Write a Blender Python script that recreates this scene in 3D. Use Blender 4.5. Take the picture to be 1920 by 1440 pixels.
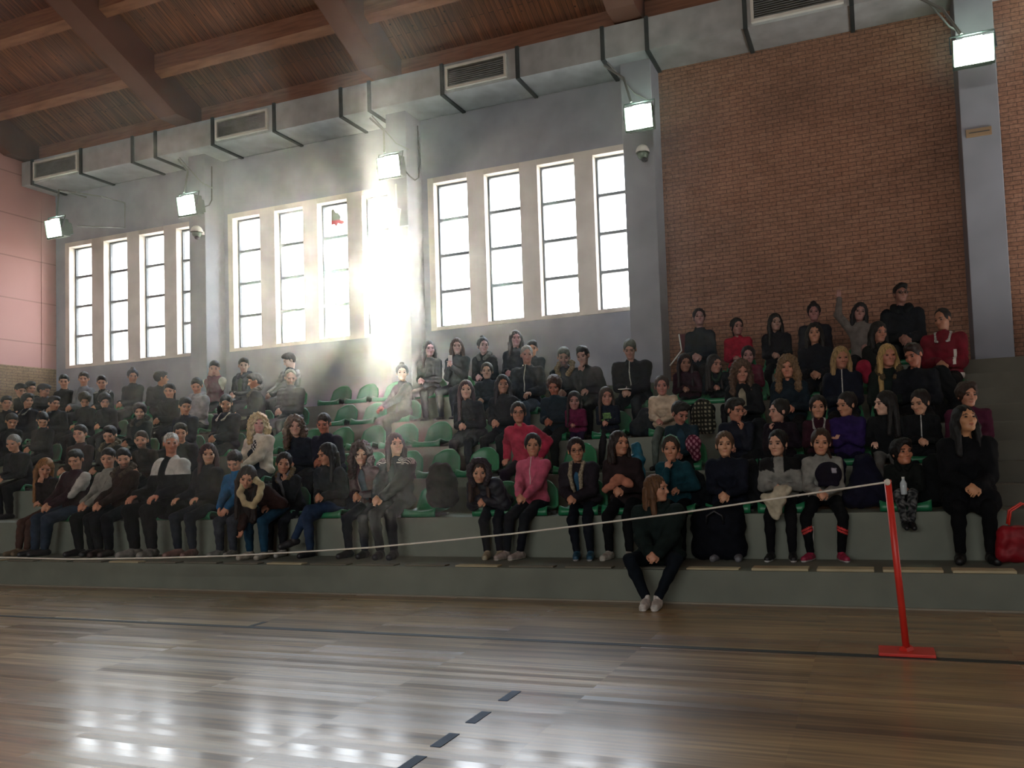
import bpy, math, random
import numpy as np
from mathutils import Matrix, Vector
for o in list(bpy.data.objects): bpy.data.objects.remove(o)
SC = bpy.context.scene
COL = SC.collection
# ---------------------------------------------------------------- camera
R3 = np.array([0.94369768, 0.32857919, -0.03834579])
U3 = np.array([0.05205874, -0.0330358, 0.99809745])
F3 = np.array([-0.32668727, 0.94389849, 0.04828122])
FPX, PPX, PPY, EYE = 1436.68, 1142.2, 786.3, 1.30
cam = bpy.data.cameras.new('camera'); camo = bpy.data.objects.new('camera', cam); COL.objects.link(camo)
camo.matrix_world = Matrix([[R3[0], U3[0], -F3[0], 0], [R3[1], U3[1], -F3[1], 0], [R3[2], U3[2], -F3[2], EYE], [0, 0, 0, 1]])
cam.sensor_fit = 'HORIZONTAL'; cam.sensor_width = 36; cam.lens = FPX / 1920 * 36
cam.shift_x = -(PPX - 960) / 1920; cam.shift_y = (PPY - 720) / 1920
cam.clip_start = .05; cam.clip_end = 300
SC.camera = camo
# ---------------------------------------------------------------- exposure
SC.view_settings.view_transform = 'Standard'; SC.view_settings.look = 'None'
SC.view_settings.gamma = 1; SC.view_settings.use_curve_mapping = False
SC.view_settings.exposure = 0.55
SC.cycles.max_bounces = 6; SC.cycles.diffuse_bounces = 3; SC.cycles.glossy_bounces = 3
SC.cycles.transmission_bounces = 4; SC.cycles.transparent_max_bounces = 8; SC.cycles.volume_bounces = 0
SC.cycles.sample_clamp_indirect = 4; SC.cycles.caustics_reflective = False; SC.cycles.caustics_refractive = False
SC.cycles.use_denoising = True
SC.cycles.use_light_tree = True
# ---------------------------------------------------------------- sky
wd = bpy.data.worlds.new('sky'); SC.world = wd; wd.use_nodes = True
wn = wd.node_tree.nodes; wl = wd.node_tree.links
bg = wn['Background']; bg.inputs[1].default_value = 11.0
grad = wn.new('ShaderNodeValToRGB'); tcn = wn.new('ShaderNodeTexCoord'); sep = wn.new('ShaderNodeSeparateXYZ')
wl.new(tcn.outputs['Generated'], sep.inputs[0]); wl.new(sep.outputs['Z'], grad.inputs[0])
grad.color_ramp.elements[0].position = 0.0; grad.color_ramp.elements[0].color = (.55, .52, .48, 1)
grad.color_ramp.elements[1].position = 0.6; grad.color_ramp.elements[1].color = (.82, .9, 1.05, 1)
e = grad.color_ramp.elements.new(.04); e.color = (1.0, .97, .92, 1)
wl.new(grad.outputs[0], bg.inputs[0])
sl = bpy.data.lights.new('sun', 'SUN'); sl.energy = 25.0; sl.angle = math.radians(.53); sl.color = (1, .88, .7)
so = bpy.data.objects.new('sun', sl); COL.objects.link(so)
so.rotation_euler = Vector((-.567, .790, .229)).to_track_quat('Z', 'Y').to_euler()
def portal(x, y, z, sx, sz, face, power=0, color=(1, 1, 1)):
    l = bpy.data.lights.new('window_daylight', 'AREA'); l.shape = 'RECTANGLE'; l.size = sx; l.size_y = sz
    l.cycles.is_portal = True
    o = bpy.data.objects.new('window_daylight', l); COL.objects.link(o); o.location = (x, y, z)
    o.rotation_euler = (math.radians(-90 if face < 0 else 90), 0, 0)
for bx in (-15.98, -11.54, -7.1):
    portal(bx + 1.85, 11.8, 4.93, 3.9, 2.6, -1)
portal(-4, -20.35, 7.0, 24, 2.6, 1)  # portal for the unseen openings added behind the camera
# ---------------------------------------------------------------- helpers
def lin(h):
    h = h.lstrip('#'); c = [int(h[i:i + 2], 16) / 255 for i in (0, 2, 4)]
    return tuple(x / 12.92 if x <= .04045 else ((x + .055) / 1.055) ** 2.4 for x in c)
def mat(name, col, rough=.6, metal=0, bump=None, spec=.5, build=None):
    m = bpy.data.materials.new(name); m.use_nodes = True
    nt = m.node_tree; b = nt.nodes['Principled BSDF']
    c = lin(col) if isinstance(col, str) else col
    b.inputs['Base Color'].default_value = (*c, 1); b.inputs['Roughness'].default_value = rough
    b.inputs['Metallic'].default_value = metal; b.inputs['Specular IOR Level'].default_value = spec
    tc = nt.nodes.new('ShaderNodeTexCoord')
    if bump:
        n = nt.nodes.new('ShaderNodeTexNoise'); n.inputs['Scale'].default_value = bump[0]; n.inputs['Detail'].default_value = 4
        nt.links.new(tc.outputs['Object'], n.inputs['Vector'])
        bp = nt.nodes.new('ShaderNodeBump'); bp.inputs['Strength'].default_value = bump[1]; bp.inputs['Distance'].default_value = bump[2]
        nt.links.new(n.outputs['Fac'], bp.inputs['Height']); nt.links.new(bp.outputs[0], b.inputs['Normal'])
        mx = nt.nodes.new('ShaderNodeMix'); mx.data_type = 'RGBA'; mx.blend_type = 'MULTIPLY'
        n2 = nt.nodes.new('ShaderNodeTexNoise'); n2.inputs['Scale'].default_value = bump[0] * .13; n2.inputs['Detail'].default_value = 3
        nt.links.new(tc.outputs['Object'], n2.inputs['Vector'])
        cr = nt.nodes.new('ShaderNodeValToRGB'); cr.color_ramp.elements[0].position = .3; cr.color_ramp.elements[1].position = .7
        cr.color_ramp.elements[0].color = (.8, .8, .8, 1)
        nt.links.new(n2.outputs['Fac'], cr.inputs[0])
        mx.inputs[0].default_value = 1; mx.inputs[6].default_value = (*c, 1)
        nt.links.new(cr.outputs[0], mx.inputs[7]); nt.links.new(mx.outputs[2], b.inputs['Base Color'])
    if build: build(nt, b, tc)
    return m
def N(nt, t, **kw):
    n = nt.nodes.new(t)
    for k, v in kw.items():
        if k in n.inputs: n.inputs[k].default_value = v
        else: setattr(n, k, v)
    return n
def ramp(nt, fac, stops):
    r = nt.nodes.new('ShaderNodeValToRGB'); el = r.color_ramp.elements
    el[0].position = stops[0][0]; el[0].color = (*lin(stops[0][1]), 1)
    el[1].position = stops[-1][0]; el[1].color = (*lin(stops[-1][1]), 1)
    for p, c in stops[1:-1]:
        e = el.new(p); e.color = (*lin(c), 1)
    nt.links.new(fac, r.inputs[0]); return r.outputs[0]
def mul(nt, a, b, fac=1.0, mode='MULTIPLY'):
    m = nt.nodes.new('ShaderNodeMix'); m.data_type = 'RGBA'; m.blend_type = mode; m.inputs[0].default_value = fac
    nt.links.new(a, m.inputs[6]); nt.links.new(b, m.inputs[7]); return m.outputs[2]
class MB:
    def __init__(s): s.v = []; s.f = []; s.m = []
    def add(s, vs, fs, m=0):
        k = len(s.v); s.v += [tuple(p) for p in vs]; s.f += [tuple(i + k for i in f) for f in fs]; s.m += [m] * len(fs); return s
    def box(s, a, b, m=0):
        (x0, y0, z0), (x1, y1, z1) = a, b
        return s.add([(x0, y0, z0), (x1, y0, z0), (x1, y1, z0), (x0, y1, z0), (x0, y0, z1), (x1, y0, z1), (x1, y1, z1), (x0, y1, z1)],
                     [(0, 3, 2, 1), (4, 5, 6, 7), (0, 1, 5, 4), (1, 2, 6, 5), (2, 3, 7, 6), (3, 0, 4, 7)], m)
    def tube(s, pts, r, n=8, m=0, cap=True, flat=1.0):
        pts = [Vector(p) for p in pts]; rings = []
        rr = r if isinstance(r, (list, tuple)) else [r] * len(pts)
        t0 = (pts[1] - pts[0]).normalized(); ref = Vector((0, 0, 1)) if abs(t0.z) < .9 else Vector((1, 0, 0))
        a = t0.cross(ref).normalized()
        vs = []; fs = []
        for i, p in enumerate(pts):
            t = ((pts[min(i + 1, len(pts) - 1)] - pts[max(i - 1, 0)])).normalized()
            a = (a - t * a.dot(t)).normalized(); b = t.cross(a)
            for k in range(n):
                w = 2 * math.pi * k / n
                vs.append(p + a * (rr[i] * math.cos(w)) + b * (rr[i] * flat * math.sin(w)))
        for i in range(len(pts) - 1):
            for k in range(n):
                k2 = (k + 1) % n; fs.append((i * n + k, i * n + k2, (i + 1) * n + k2, (i + 1) * n + k))
        if cap: fs += [tuple(range(n - 1, -1, -1)), tuple((len(pts) - 1) * n + k for k in range(n))]
        return s.add(vs, fs, m)
    def sphere(s, c, r, n=16, k=10, m=0, zmin=-1, zmax=1):
        vs = []; fs = []; rx, ry, rz = r if isinstance(r, (tuple, list)) else (r, r, r)
        for i in range(k + 1):
            ph = -math.pi / 2 + math.pi * i / k; zz = max(zmin, min(zmax, math.sin(ph))); q = math.sqrt(max(0, 1 - zz * zz))
            for j in range(n):
                w = 2 * math.pi * j / n; vs.append((c[0] + rx * q * math.cos(w), c[1] + ry * q * math.sin(w), c[2] + rz * zz))
        for i in range(k):
            for j in range(n):
                j2 = (j + 1) % n; fs.append((i * n + j, i * n + j2, (i + 1) * n + j2, (i + 1) * n + j))
        return s.add(vs, fs, m)
    def obj(s, name, mats, parent=None, smooth=False, bevel=0, loc=None):
        me = bpy.data.meshes.new(name); me.from_pydata(s.v, [], s.f)
        for q in (mats if isinstance(mats, (list, tuple)) else [mats]): me.materials.append(q)
        if any(s.m): me.polygons.foreach_set('material_index', s.m)
        if smooth: me.polygons.foreach_set('use_smooth', [True] * len(s.f))
        me.update()
        o = bpy.data.objects.new(name, me); COL.objects.link(o)
        if parent: o.parent = parent
        if loc: o.location = loc
        if bevel:
            b = o.modifiers.new('bevel', 'BEVEL'); b.width = bevel; b.segments = 2; b.limit_method = 'ANGLE'
        return o
def tag(o, label=None, cat=None, group=None, kind=None):
    if label: o['label'] = label
    if cat: o['category'] = cat
    if group: o['group'] = group
    if kind: o['kind'] = kind
    return o
def struct(o): o['kind'] = 'structure'; return o
def empty(name, loc=(0, 0, 0), rz=0):
    o = bpy.data.objects.new(name, None); COL.objects.link(o); o.location = loc; o.rotation_euler = (0, 0, rz)
    o.empty_display_size = .1; return o
def copy_tree(o, parent=None):
    c = o.copy(); COL.objects.link(c); c.parent = parent
    for ch in list(o.children): copy_tree(ch, c)
    return c
# ---------------------------------------------------------------- materials of the setting
def xyz(nt, tc, scale=(1, 1, 1), loc=(0, 0, 0), rot=(0, 0, 0)):
    mp = nt.nodes.new('ShaderNodeMapping'); mp.inputs['Scale'].default_value = scale
    mp.inputs['Location'].default_value = loc; mp.inputs['Rotation'].default_value = rot
    nt.links.new(tc.outputs['Object'], mp.inputs[0]); return mp.outputs[0]
def b_floor(nt, b, tc):
    v = xyz(nt, tc)
    br = N(nt, 'ShaderNodeTexBrick', offset=.37, offset_frequency=1)
    br.inputs['Scale'].default_value = 1; br.inputs['Brick Width'].default_value = 1.15; br.inputs['Row Height'].default_value = .065
    br.inputs['Mortar Size'].default_value = .0012; br.inputs['Color1'].default_value = (0, 0, 0, 1); br.inputs['Color2'].default_value = (1, 1, 1, 1)
    br.inputs['Mortar'].default_value = (.3, .3, .3, 1); br.inputs['Bias'].default_value = 0
    nt.links.new(v, br.inputs['Vector'])
    col = ramp(nt, br.outputs['Color'], [(0, '#a07c50'), (.25, '#cca870'), (.5, '#b08c5c'), (.75, '#dab67c'), (1, '#a88254')])
    g = N(nt, 'ShaderNodeTexNoise', Scale=1, Detail=5); nt.links.new(xyz(nt, tc, (1.6, 38, 1)), g.inputs['Vector'])
    c2 = mul(nt, col, ramp(nt, g.outputs['Fac'], [(.3, '#b0b0b0'), (.7, '#ffffff')]))
    g2 = N(nt, 'ShaderNodeTexNoise', Scale=1, Detail=3); nt.links.new(xyz(nt, tc, (.35, 2.2, 1)), g2.inputs['Vector'])
    c3 = mul(nt, c2, ramp(nt, g2.outputs['Fac'], [(.35, '#c0b4ac'), (.65, '#ffffff')]))
    nt.links.new(c3, b.inputs['Base Color'])
    rr = N(nt, 'ShaderNodeMapRange'); rr.inputs['To Min'].default_value = .40; rr.inputs['To Max'].default_value = .55
    cr_ = N(nt, 'ShaderNodeMapRange'); cr_.inputs['To Min'].default_value = .15; cr_.inputs['To Max'].default_value = .29; nt.links.new(br.outputs['Color'], cr_.inputs['Value']); nt.links.new(cr_.outputs[0], b.inputs['Coat Roughness'])
    b.inputs['Coat Weight'].default_value = 1; b.inputs['Coat Roughness'].default_value = .17; b.inputs['Coat IOR'].default_value = 1.5
    nt.links.new(rr.outputs[0], b.inputs['Roughness'])
    nt.links.new(g2.outputs['Fac'], rr.inputs['Value']); nt.links.new(rr.outputs[0], b.inputs['Roughness'])
    bp = N(nt, 'ShaderNodeBump', Strength=.25, Distance=.0015); 
    w = N(nt, 'ShaderNodeTexNoise', Scale=1, Detail=2); nt.links.new(xyz(nt, tc, (2.5, 14, 1)), w.inputs['Vector'])
    ad = N(nt, 'ShaderNodeMath', operation='ADD'); nt.links.new(w.outputs['Fac'], ad.inputs[0]); nt.links.new(br.outputs['Fac'], ad.inputs[1])
    nt.links.new(ad.outputs[0], bp.inputs['Height']); nt.links.new(bp.outputs[0], b.inputs['Normal']); nt.links.new(bp.outputs[0], b.inputs['Coat Normal'])
def brick_build(c1, c2, c3, mort):
    def f(nt, b, tc):
        sp = N(nt, 'ShaderNodeSeparateXYZ'); nt.links.new(tc.outputs['Object'], sp.inputs[0])
        ad = N(nt, 'ShaderNodeMath', operation='ADD'); nt.links.new(sp.outputs['X'], ad.inputs[0]); nt.links.new(sp.outputs['Y'], ad.inputs[1])
        cb = N(nt, 'ShaderNodeCombineXYZ'); nt.links.new(ad.outputs[0], cb.inputs[0]); nt.links.new(sp.outputs['Z'], cb.inputs[1])
        br = N(nt, 'ShaderNodeTexBrick', offset=.5)
        for k, q in (('Scale', 1), ('Brick Width', .21), ('Row Height', .0595), ('Mortar Size', .0042), ('Mortar Smooth', .4), ('Bias', 0)): br.inputs[k].default_value = q
        br.inputs['Color1'].default_value = (*lin(c1), 1); br.inputs['Color2'].default_value = (*lin(c2), 1); br.inputs['Mortar'].default_value = (*lin(mort), 1)
        nt.links.new(cb.outputs[0], br.inputs['Vector'])
        n = N(nt, 'ShaderNodeTexNoise', Scale=.9, Detail=4); nt.links.new(tc.outputs['Object'], n.inputs['Vector'])
        c = mul(nt, br.outputs['Color'], ramp(nt, n.outputs['Fac'], [(.3, '#d2d2d2'), (.7, '#ffffff')]))
        n2 = N(nt, 'ShaderNodeTexNoise', Scale=35, Detail=4); nt.links.new(tc.outputs['Object'], n2.inputs['Vector'])
        c = mul(nt, c, ramp(nt, n2.outputs['Fac'], [(.3, '#c8c8c8'), (.7, '#ffffff')]))
        nt.links.new(c, b.inputs['Base Color'])
        iv = N(nt, 'ShaderNodeMath', operation='SUBTRACT'); iv.inputs[0].default_value = 1; nt.links.new(br.outputs['Fac'], iv.inputs[1])
        bp = N(nt, 'ShaderNodeBump', Strength=.8, Distance=.006); nt.links.new(iv.outputs[0], bp.inputs['Height']); nt.links.new(bp.outputs[0], b.inputs['Normal'])
    return f
def b_boards(nt, b, tc):
    v = xyz(nt, tc, (1, 1, 1), (0, 0, 0), (0, 0, math.radians(90)))
    br = N(nt, 'ShaderNodeTexBrick', offset=.43)
    for k, q in (('Scale', 1), ('Brick Width', 3.1), ('Row Height', .085), ('Mortar Size', .004), ('Mortar Smooth', .3), ('Bias', 0)): br.inputs[k].default_value = q
    br.inputs['Color1'].default_value = (*lin('#744a32'), 1); br.inputs['Color2'].default_value = (*lin('#8c5836'), 1); br.inputs['Mortar'].default_value = (*lin('#2c1a12'), 1)
    nt.links.new(v, br.inputs['Vector'])
    n = N(nt, 'ShaderNodeTexNoise', Scale=1, Detail=5); nt.links.new(xyz(nt, tc, (30, 2, 1)), n.inputs['Vector'])
    c = mul(nt, br.outputs['Color'], ramp(nt, n.outputs['Fac'], [(.3, '#a89890'), (.7, '#ffffff')]))
    k = N(nt, 'ShaderNodeTexVoronoi', Scale=5.5); nt.links.new(tc.outputs['Object'], k.inputs['Vector'])
    c = mul(nt, c, ramp(nt, k.outputs['Distance'], [(.05, '#503828'), (.12, '#ffffff')]))
    nt.links.new(c, b.inputs['Base Color'])
def b_beam(nt, b, tc):
    n = N(nt, 'ShaderNodeTexNoise', Scale=1, Detail=5); nt.links.new(xyz(nt, tc, (2, 2, 26)), n.inputs['Vector'])
    nt.links.new(ramp(nt, n.outputs['Fac'], [(.3, '#6c4430'), (.5, '#80553c'), (.7, '#8c6046')]), b.inputs['Base Color'])
M = {}
M['floor'] = mat('varnished_wood_floor', '#80603c', .25, spec=.5, build=b_floor)
M['brick'] = mat('red_brown_brick', '#7a4a34', .9, build=brick_build('#9c7058', '#a87c64', '', '#54403a'))
M['brick_tan'] = mat('tan_brick', '#7a4a34', .9, build=brick_build('#a08462', '#ac8e6a', '', '#6a4c3c'))
M['plaster'] = mat('grey_blue_plaster', '#8e929e', .85, bump=(18, .25, .004))
M['plaster_light'] = mat('cream_plaster', '#d2cbc2', .8, bump=(18, .2, .003))
M['pillar'] = mat('pale_blue_grey_paint', '#8a8e98', .8, bump=(14, .2, .003))
def b_pink(nt, b, tc):
    sp = N(nt, 'ShaderNodeSeparateXYZ'); nt.links.new(tc.outputs['Object'], sp.inputs[0])
    w = N(nt, 'ShaderNodeMath', operation='SUBTRACT'); nt.links.new(sp.outputs['Z'], w.inputs[0]); w.inputs[1].default_value = 4.11
    md = N(nt, 'ShaderNodeMath', operation='PINGPONG'); nt.links.new(w.outputs[0], md.inputs[0]); md.inputs[1].default_value = .4325
    nt.links.new(ramp(nt, md.outputs[0], [(.006, '#8e6260'), (.016, '#b07e7a')]), b.inputs['Base Color'])
M['pink'] = mat('pink_wall_padding', '#b07e7a', .55, build=b_pink)
M['boards'] = mat('ceiling_boards', '#8a5838', .6, build=b_boards)
M['beam'] = mat('laminated_timber', '#96603e', .55, build=b_beam)
M['beam_dark'] = mat('dark_stained_timber', '#5c3626', .6, bump=(8, .2, .004))
M['concrete'] = mat('grey_green_painted_concrete', '#6e7468', .75, bump=(25, .4, .004))
M['concrete_top'] = mat('worn_concrete_tread', '#5c5a50', .85, bump=(22, .5, .005))
M['winframe'] = mat('dark_window_metal', '#4c5054', .4, .3, bump=(30, .1, .001))
M['white_paint'] = mat('white_paint', '#d8d8d2', .5, bump=(30, .1, .001))
M['black'] = mat('black_plastic', '#15161a', .5, bump=(60, .1, .001))
M['line'] = mat('black_court_paint', '#100f0c', .6, bump=(40, .1, .0005))
def b_glass(nt, b, tc):
    tr = N(nt, 'ShaderNodeBsdfTransparent'); gl = N(nt, 'ShaderNodeBsdfGlossy', Roughness=.03)
    mx = N(nt, 'ShaderNodeMixShader'); mx.inputs[0].default_value = .05
    ng = N(nt, 'ShaderNodeTexNoise', Scale=3, Detail=3); nt.links.new(tc.outputs['Object'], ng.inputs['Vector'])
    nt.links.new(ramp(nt, ng.outputs['Fac'], [(.3, '#eef2f2'), (.7, '#ffffff')]), tr.inputs[0])
    nt.links.new(tr.outputs[0], mx.inputs[1]); nt.links.new(gl.outputs[0], mx.inputs[2])
    nt.links.new(mx.outputs[0], nt.nodes['Material Output'].inputs[0])
M['glass'] = mat('window_glass', '#ffffff', .05, build=b_glass)
# ---------------------------------------------------------------- setting
YW = 11.5
TZ = [.708 + .405 * k for k in range(5)]; TY = [7.29 + .8 * k for k in range(5)]
HX0, HX1, HY0 = -16.4, 16.0, -20.2
struct(MB().box((HX0, HY0, -.2), (HX1, 6.6, 0)).obj('floor', M['floor']))
GX = [-15.98, -14.97, -13.97, -12.98, -11.54, -10.53, -9.54, -8.55, -7.06, -6.07, -5.08, -4.09]
GW, Z0, Z1 = .66, 3.65, 6.18
banks = [(-16.10, -12.2), (-11.66, -7.76), (-7.18, -3.34)]
mb = MB(); xs = HX0 - .3
for a, b_ in banks:
    mb.box((xs, YW, 0), (a, YW + .3, 9.6)); mb.box((a, YW, 0), (b_, YW + .3, Z0 - .06)); mb.box((a, YW, Z1 + .1), (b_, YW + .3, 9.6)); xs = b_
mb.box((xs, YW, 0), (-3.0, YW + .3, 9.6))
struct(mb.obj('wall_back', M['plaster']))
struct(MB().box((-3.0, YW, 0), (HX1 + .3, YW + .3, 9.6)).obj('wall_brick', M['brick']))
for bi, (a, b_) in enumerate(banks):      # cream surround and mullions of each bank
    g = GX[bi * 4:bi * 4 + 4]; mb = MB(); x = a
    for q in g:
        mb.box((x, YW - .012, Z0 - .06), (q, YW + .26, Z1 + .1)); x = q + GW
        mb.box((q, YW - .012, Z0 - .06), (q + GW, YW + .26, Z0)); mb.box((q, YW - .012, Z1), (q + GW, YW + .26, Z1 + .1))
    mb.box((x, YW - .012, Z0 - .06), (b_, YW + .26, Z1 + .1))
    struct(mb.obj('trim_%d' % (bi + 1), M['plaster_light'], bevel=.006))
for i, q in enumerate(GX):
    w = MB(); y0, y1 = YW + .12, YW + .17; t = .035
    w.box((q, y0, Z0), (q + t, y1, Z1)); w.box((q + GW - t, y0, Z0), (q + GW, y1, Z1)); w.box((q + t, y0, Z0), (q + GW - t, y1, Z0 + t)); w.box((q + t, y0, Z1 - t), (q + GW - t, y1, Z1))
    fr = struct(w.obj('window_%d' % (i + 1), M['winframe']))
    hz = (Z1 - Z0) / 4
    for k in (1, 2, 3):
        MB().box((q + t, y0 - .01, Z0 + hz * k - .025), (q + GW - t, y1, Z0 + hz * k + .025)).obj('transom', M['winframe'], fr)
    MB().box((q + t, y0 + .02, Z0 + t), (q + GW - t, y0 + .026, Z1 - t)).obj('glass_pane', M['glass'], fr)
PIL = [(-12.16, -11.76), (-7.70, -7.30), (-3.43, -2.94), (1.29, 1.76), (5.8, 6.2)]
for i, (a, b_) in enumerate(PIL):
    struct(MB().box((a, 11.05, 0), (b_, YW + .02, 9.2)).obj('trim_%d' % (i + 4), M['pillar'], bevel=.01))
# end walls
wl_ = MB().box((HX0 - .3, HY0, 3.6), (HX0, YW, 17.5)).obj('wall_left', M['pink']); struct(wl_)
struct(MB().box((HX0 - .3, HY0, 0), (HX0 + .01, YW, 3.6)).obj('wall_left_base', M['brick_tan']))
struct(MB().box((HX0 - .0, 11.2, 3.6), (HX0 + .012, YW, 7.2)).obj('wall_left_edge', M['pink']))
struct(MB().box((HX1, HY0, 0), (HX1 + .3, YW, 17.5)).obj('wall_right', M['plaster']))
fw = MB(); fw.box((HX0, HY0 - .3, 0), (HX1, HY0, 5.7)); fw.box((HX0, HY0 - .3, 8.3), (HX1, HY0, 9.6)); fw.box((HX0, HY0 - .3, 5.7), (-16, HY0, 8.3)); fw.box((8, HY0 - .3, 5.7), (HX1, HY0, 8.3))  # out-of-view wall; its openings are added to let in fill daylight
for k in range(-4, 2): fw.box((k * 4.0 - .3, HY0 - .3, 5.7), (k * 4.0 + .3, HY0, 8.3))
struct(fw.obj('wall_front', M['plaster']))
# ceiling: boards on sloping purlins and rafters
CZ = lambda y: 8.2 + .55 * (11 - y)
RY = -4.35
mb = MB(); x0, x1 = HX0 - .3, HX1 + .3
mb.add([(x0, 12, CZ(12)), (x1, 12, CZ(12)), (x1, RY, CZ(RY)), (x0, RY, CZ(RY)), (x0, 12, CZ(12) + .15), (x1, 12, CZ(12) + .15), (x1, RY, CZ(RY) + .15), (x0, RY, CZ(RY) + .15)],
       [(0, 1, 2, 3), (7, 6, 5, 4), (0, 4, 5, 1), (0, 3, 7, 4), (1, 5, 6, 2)])
ye = 2 * RY - 12
mb.add([(x0, ye, CZ(12)), (x1, ye, CZ(12)), (x1, RY, CZ(RY)), (x0, RY, CZ(RY)), (x0, ye, CZ(12) + .15), (x1, ye, CZ(12) + .15), (x1, RY, CZ(RY) + .15), (x0, RY, CZ(RY) + .15)],
       [(3, 2, 1, 0), (4, 5, 6, 7), (1, 5, 4, 0), (4, 7, 3, 0), (2, 6, 5, 1)])
struct(mb.obj('ceiling', M['boards']))
def rafter(a, b_, mate, dep=.88):
    w = MB()
    for s in (1, -1):
        f = lambda y: (y if s == 1 else 2 * RY - y)
        pr_ = [(11.48, 7.86), (10.45, 7.86), (RY, CZ(RY) - dep), (RY, CZ(RY) + .02), (11.48, CZ(11.48) + .02)]; n = len(pr_)
        w.add([(x, f(y), z) for x in (a, b_) for y, z in pr_], [tuple(range(n)), tuple(range(2 * n - 1, n - 1, -1))] + [(i, n + i, n + (i + 1) % n, (i + 1) % n) for i in range(n)])
    return w.obj('roof_rafter', mate)
for i, (a, b_) in enumerate([(-12.20, -11.76), (-7.76, -7.32), (-3.42, -2.98), (1.3, 1.74), (5.8, 6.24), (10.5, 10.94)]):
    o = rafter(a, b_, M['beam_dark'])
    tag(o, ['dark laminated roof rafter rising from second pillar from the left', 'dark laminated roof rafter rising from the pillar between the middle and right windows',
            'dark laminated roof rafter above the pillar at the edge of the brick wall', 'dark laminated roof rafter above the pillar with the small tan plate',
            'dark laminated roof rafter beyond the right edge, above bare brick', 'farthest right dark laminated roof rafter outside the frame'][i], 'roof beam', 'roof rafters')
o = rafter(-16.38, -16.16, M['beam_dark']); tag(o, 'dark laminated roof rafter against the pink end wall', 'roof beam', 'roof rafters')
bays = [(-16.16, -12.16), (-11.86, -7.72), (-7.42, -3.4), (-3.1, 1.3)]
bn = ['the leftmost roof bay', 'the second roof bay from the left', 'the roof bay over the right-hand windows', 'the roof bay over the brick wall']
pn = ['lowest timber purlin just above the duct in ', 'second timber purlin up from the duct in ', 'third timber purlin up from the duct in ', 'fourth timber purlin up from the duct in ', 'fifth timber purlin up from the duct in ']
for bi, (a, b_) in enumerate(bays):
    for k, y in enumerate((11.0, 10.0, 8.97, 7.95, 6.9)):
        h = .3 if k else .36
        w = MB(); yb = y + .14
        w.add([(a, y, CZ(y) - h), (b_, y, CZ(y) - h), (b_, yb, CZ(yb) - h), (a, yb, CZ(yb) - h), (a, y, CZ(y)), (b_, y, CZ(y)), (b_, yb, CZ(yb)), (a, yb, CZ(yb))],
              [(0, 3, 2, 1), (4, 5, 6, 7), (0, 1, 5, 4), (1, 2, 6, 5), (2, 3, 7, 6), (3, 0, 4, 7)])
        tag(w.obj('roof_purlin', M['beam']), pn[k] + bn[bi], 'roof beam', 'roof purlins')
# stands
XR = 1.02          # right end of the seating block, stairs beyond
mb = MB(); mb.box((HX0, 6.55, 0), (3.2, TY[0], .287)); o = struct(mb.obj('trim_9', M['concrete'])); 
mb = MB()
for k in range(5):
    mb.box((HX0, TY[k], 0), (XR, YW if k == 4 else TY[k + 1], TZ[k]))
struct(mb.obj('trim_10', M['concrete']))
mb = MB(); n = 10
for k in range(n):
    z = .287 + (TZ[4] - .287) * (k + 1) / n; y = TY[0] + .25 + k * (TY[4] - TY[0] - .05) / (n - 1)
    mb.box((XR, y - .25, 0), (3.2, YW, z))
struct(mb.obj('trim_11', M['concrete_top'], bevel=.008))
struct(MB().box((HX0, 6.535, 0), (3.2, 6.55, .014)).obj('baseboard_front', mat('dusty_sealant', '#8a8474', .7, bump=(20, .2, .002))))
# painted court lines
mb = MB(); mb.box((HX0, 5.045, 0), (HX1, 5.105, .002)); mb.box((-5.03, 5.10, 0), (-4.98, 5.28, .002))
struct(mb.obj('trim_12', M['line']))
# ---------------------------------------------------------------- pixel ray to a point in the hall
def at(px, py, Y=None, Z=None):
    d = F3 + R3 * (px - PPX) / FPX - U3 * (py - PPY) / FPX
    t = Y / d[1] if Y is not None else (Z - EYE) / d[2]
    return np.array([0, 0, EYE]) + d * t
# ---------------------------------------------------------------- air duct
def b_metal(nt, b, tc):
    w = N(nt, 'ShaderNodeTexWave', Scale=1.9, bands_direction='X'); nt.links.new(tc.outputs['Object'], w.inputs['Vector'])
    bp = N(nt, 'ShaderNodeBump', Strength=.5, Distance=.004); nt.links.new(w.outputs['Fac'], bp.inputs['Height']); nt.links.new(bp.outputs[0], b.inputs['Normal'])
    n = N(nt, 'ShaderNodeTexNoise', Scale=3, Detail=4); nt.links.new(tc.outputs['Object'], n.inputs['Vector'])
    nt.links.new(ramp(nt, n.outputs['Fac'], [(.3, '#a6aeb2'), (.7, '#c4ccd0')]), b.inputs['Base Color'])
M['metal'] = mat('galvanised_sheet_metal', '#b8bec0', .36, .45, build=b_metal)
M['flange'] = mat('dark_duct_flange', '#3c4446', .5, .5, bump=(30, .1, .001))
M['grille'] = mat('grey_grille', '#7c8080', .5, .3, bump=(30, .1, .001))
FX = [-16.38, -16.05, -14.66, -13.27, -12.68, -11.27, -9.85, -8.41, -7.83, -6.41, -5.04, -3.61, -2.91, -1.45, 0.0, 1.4, 2.8, 4.2]
DY0, DZ0, DZ1 = 10.8, 7.34, 7.83
duct = tag(empty('air_duct', (-6, 11.1, DZ0)), 'long galvanised air duct with dark flanges running under the ceiling along the wall', 'air duct')
def rel(mb_, o):      # shift a part built in world space into its parent's frame
    l = o.location; mb_.v = [(x - l[0], y - l[1], z - l[2]) for x, y, z in mb_.v]; return mb_
VX = [(-16.0, -14.72), (-11.2, -9.98), (-6.35, -5.23), (-1.38, -.1)]
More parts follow.
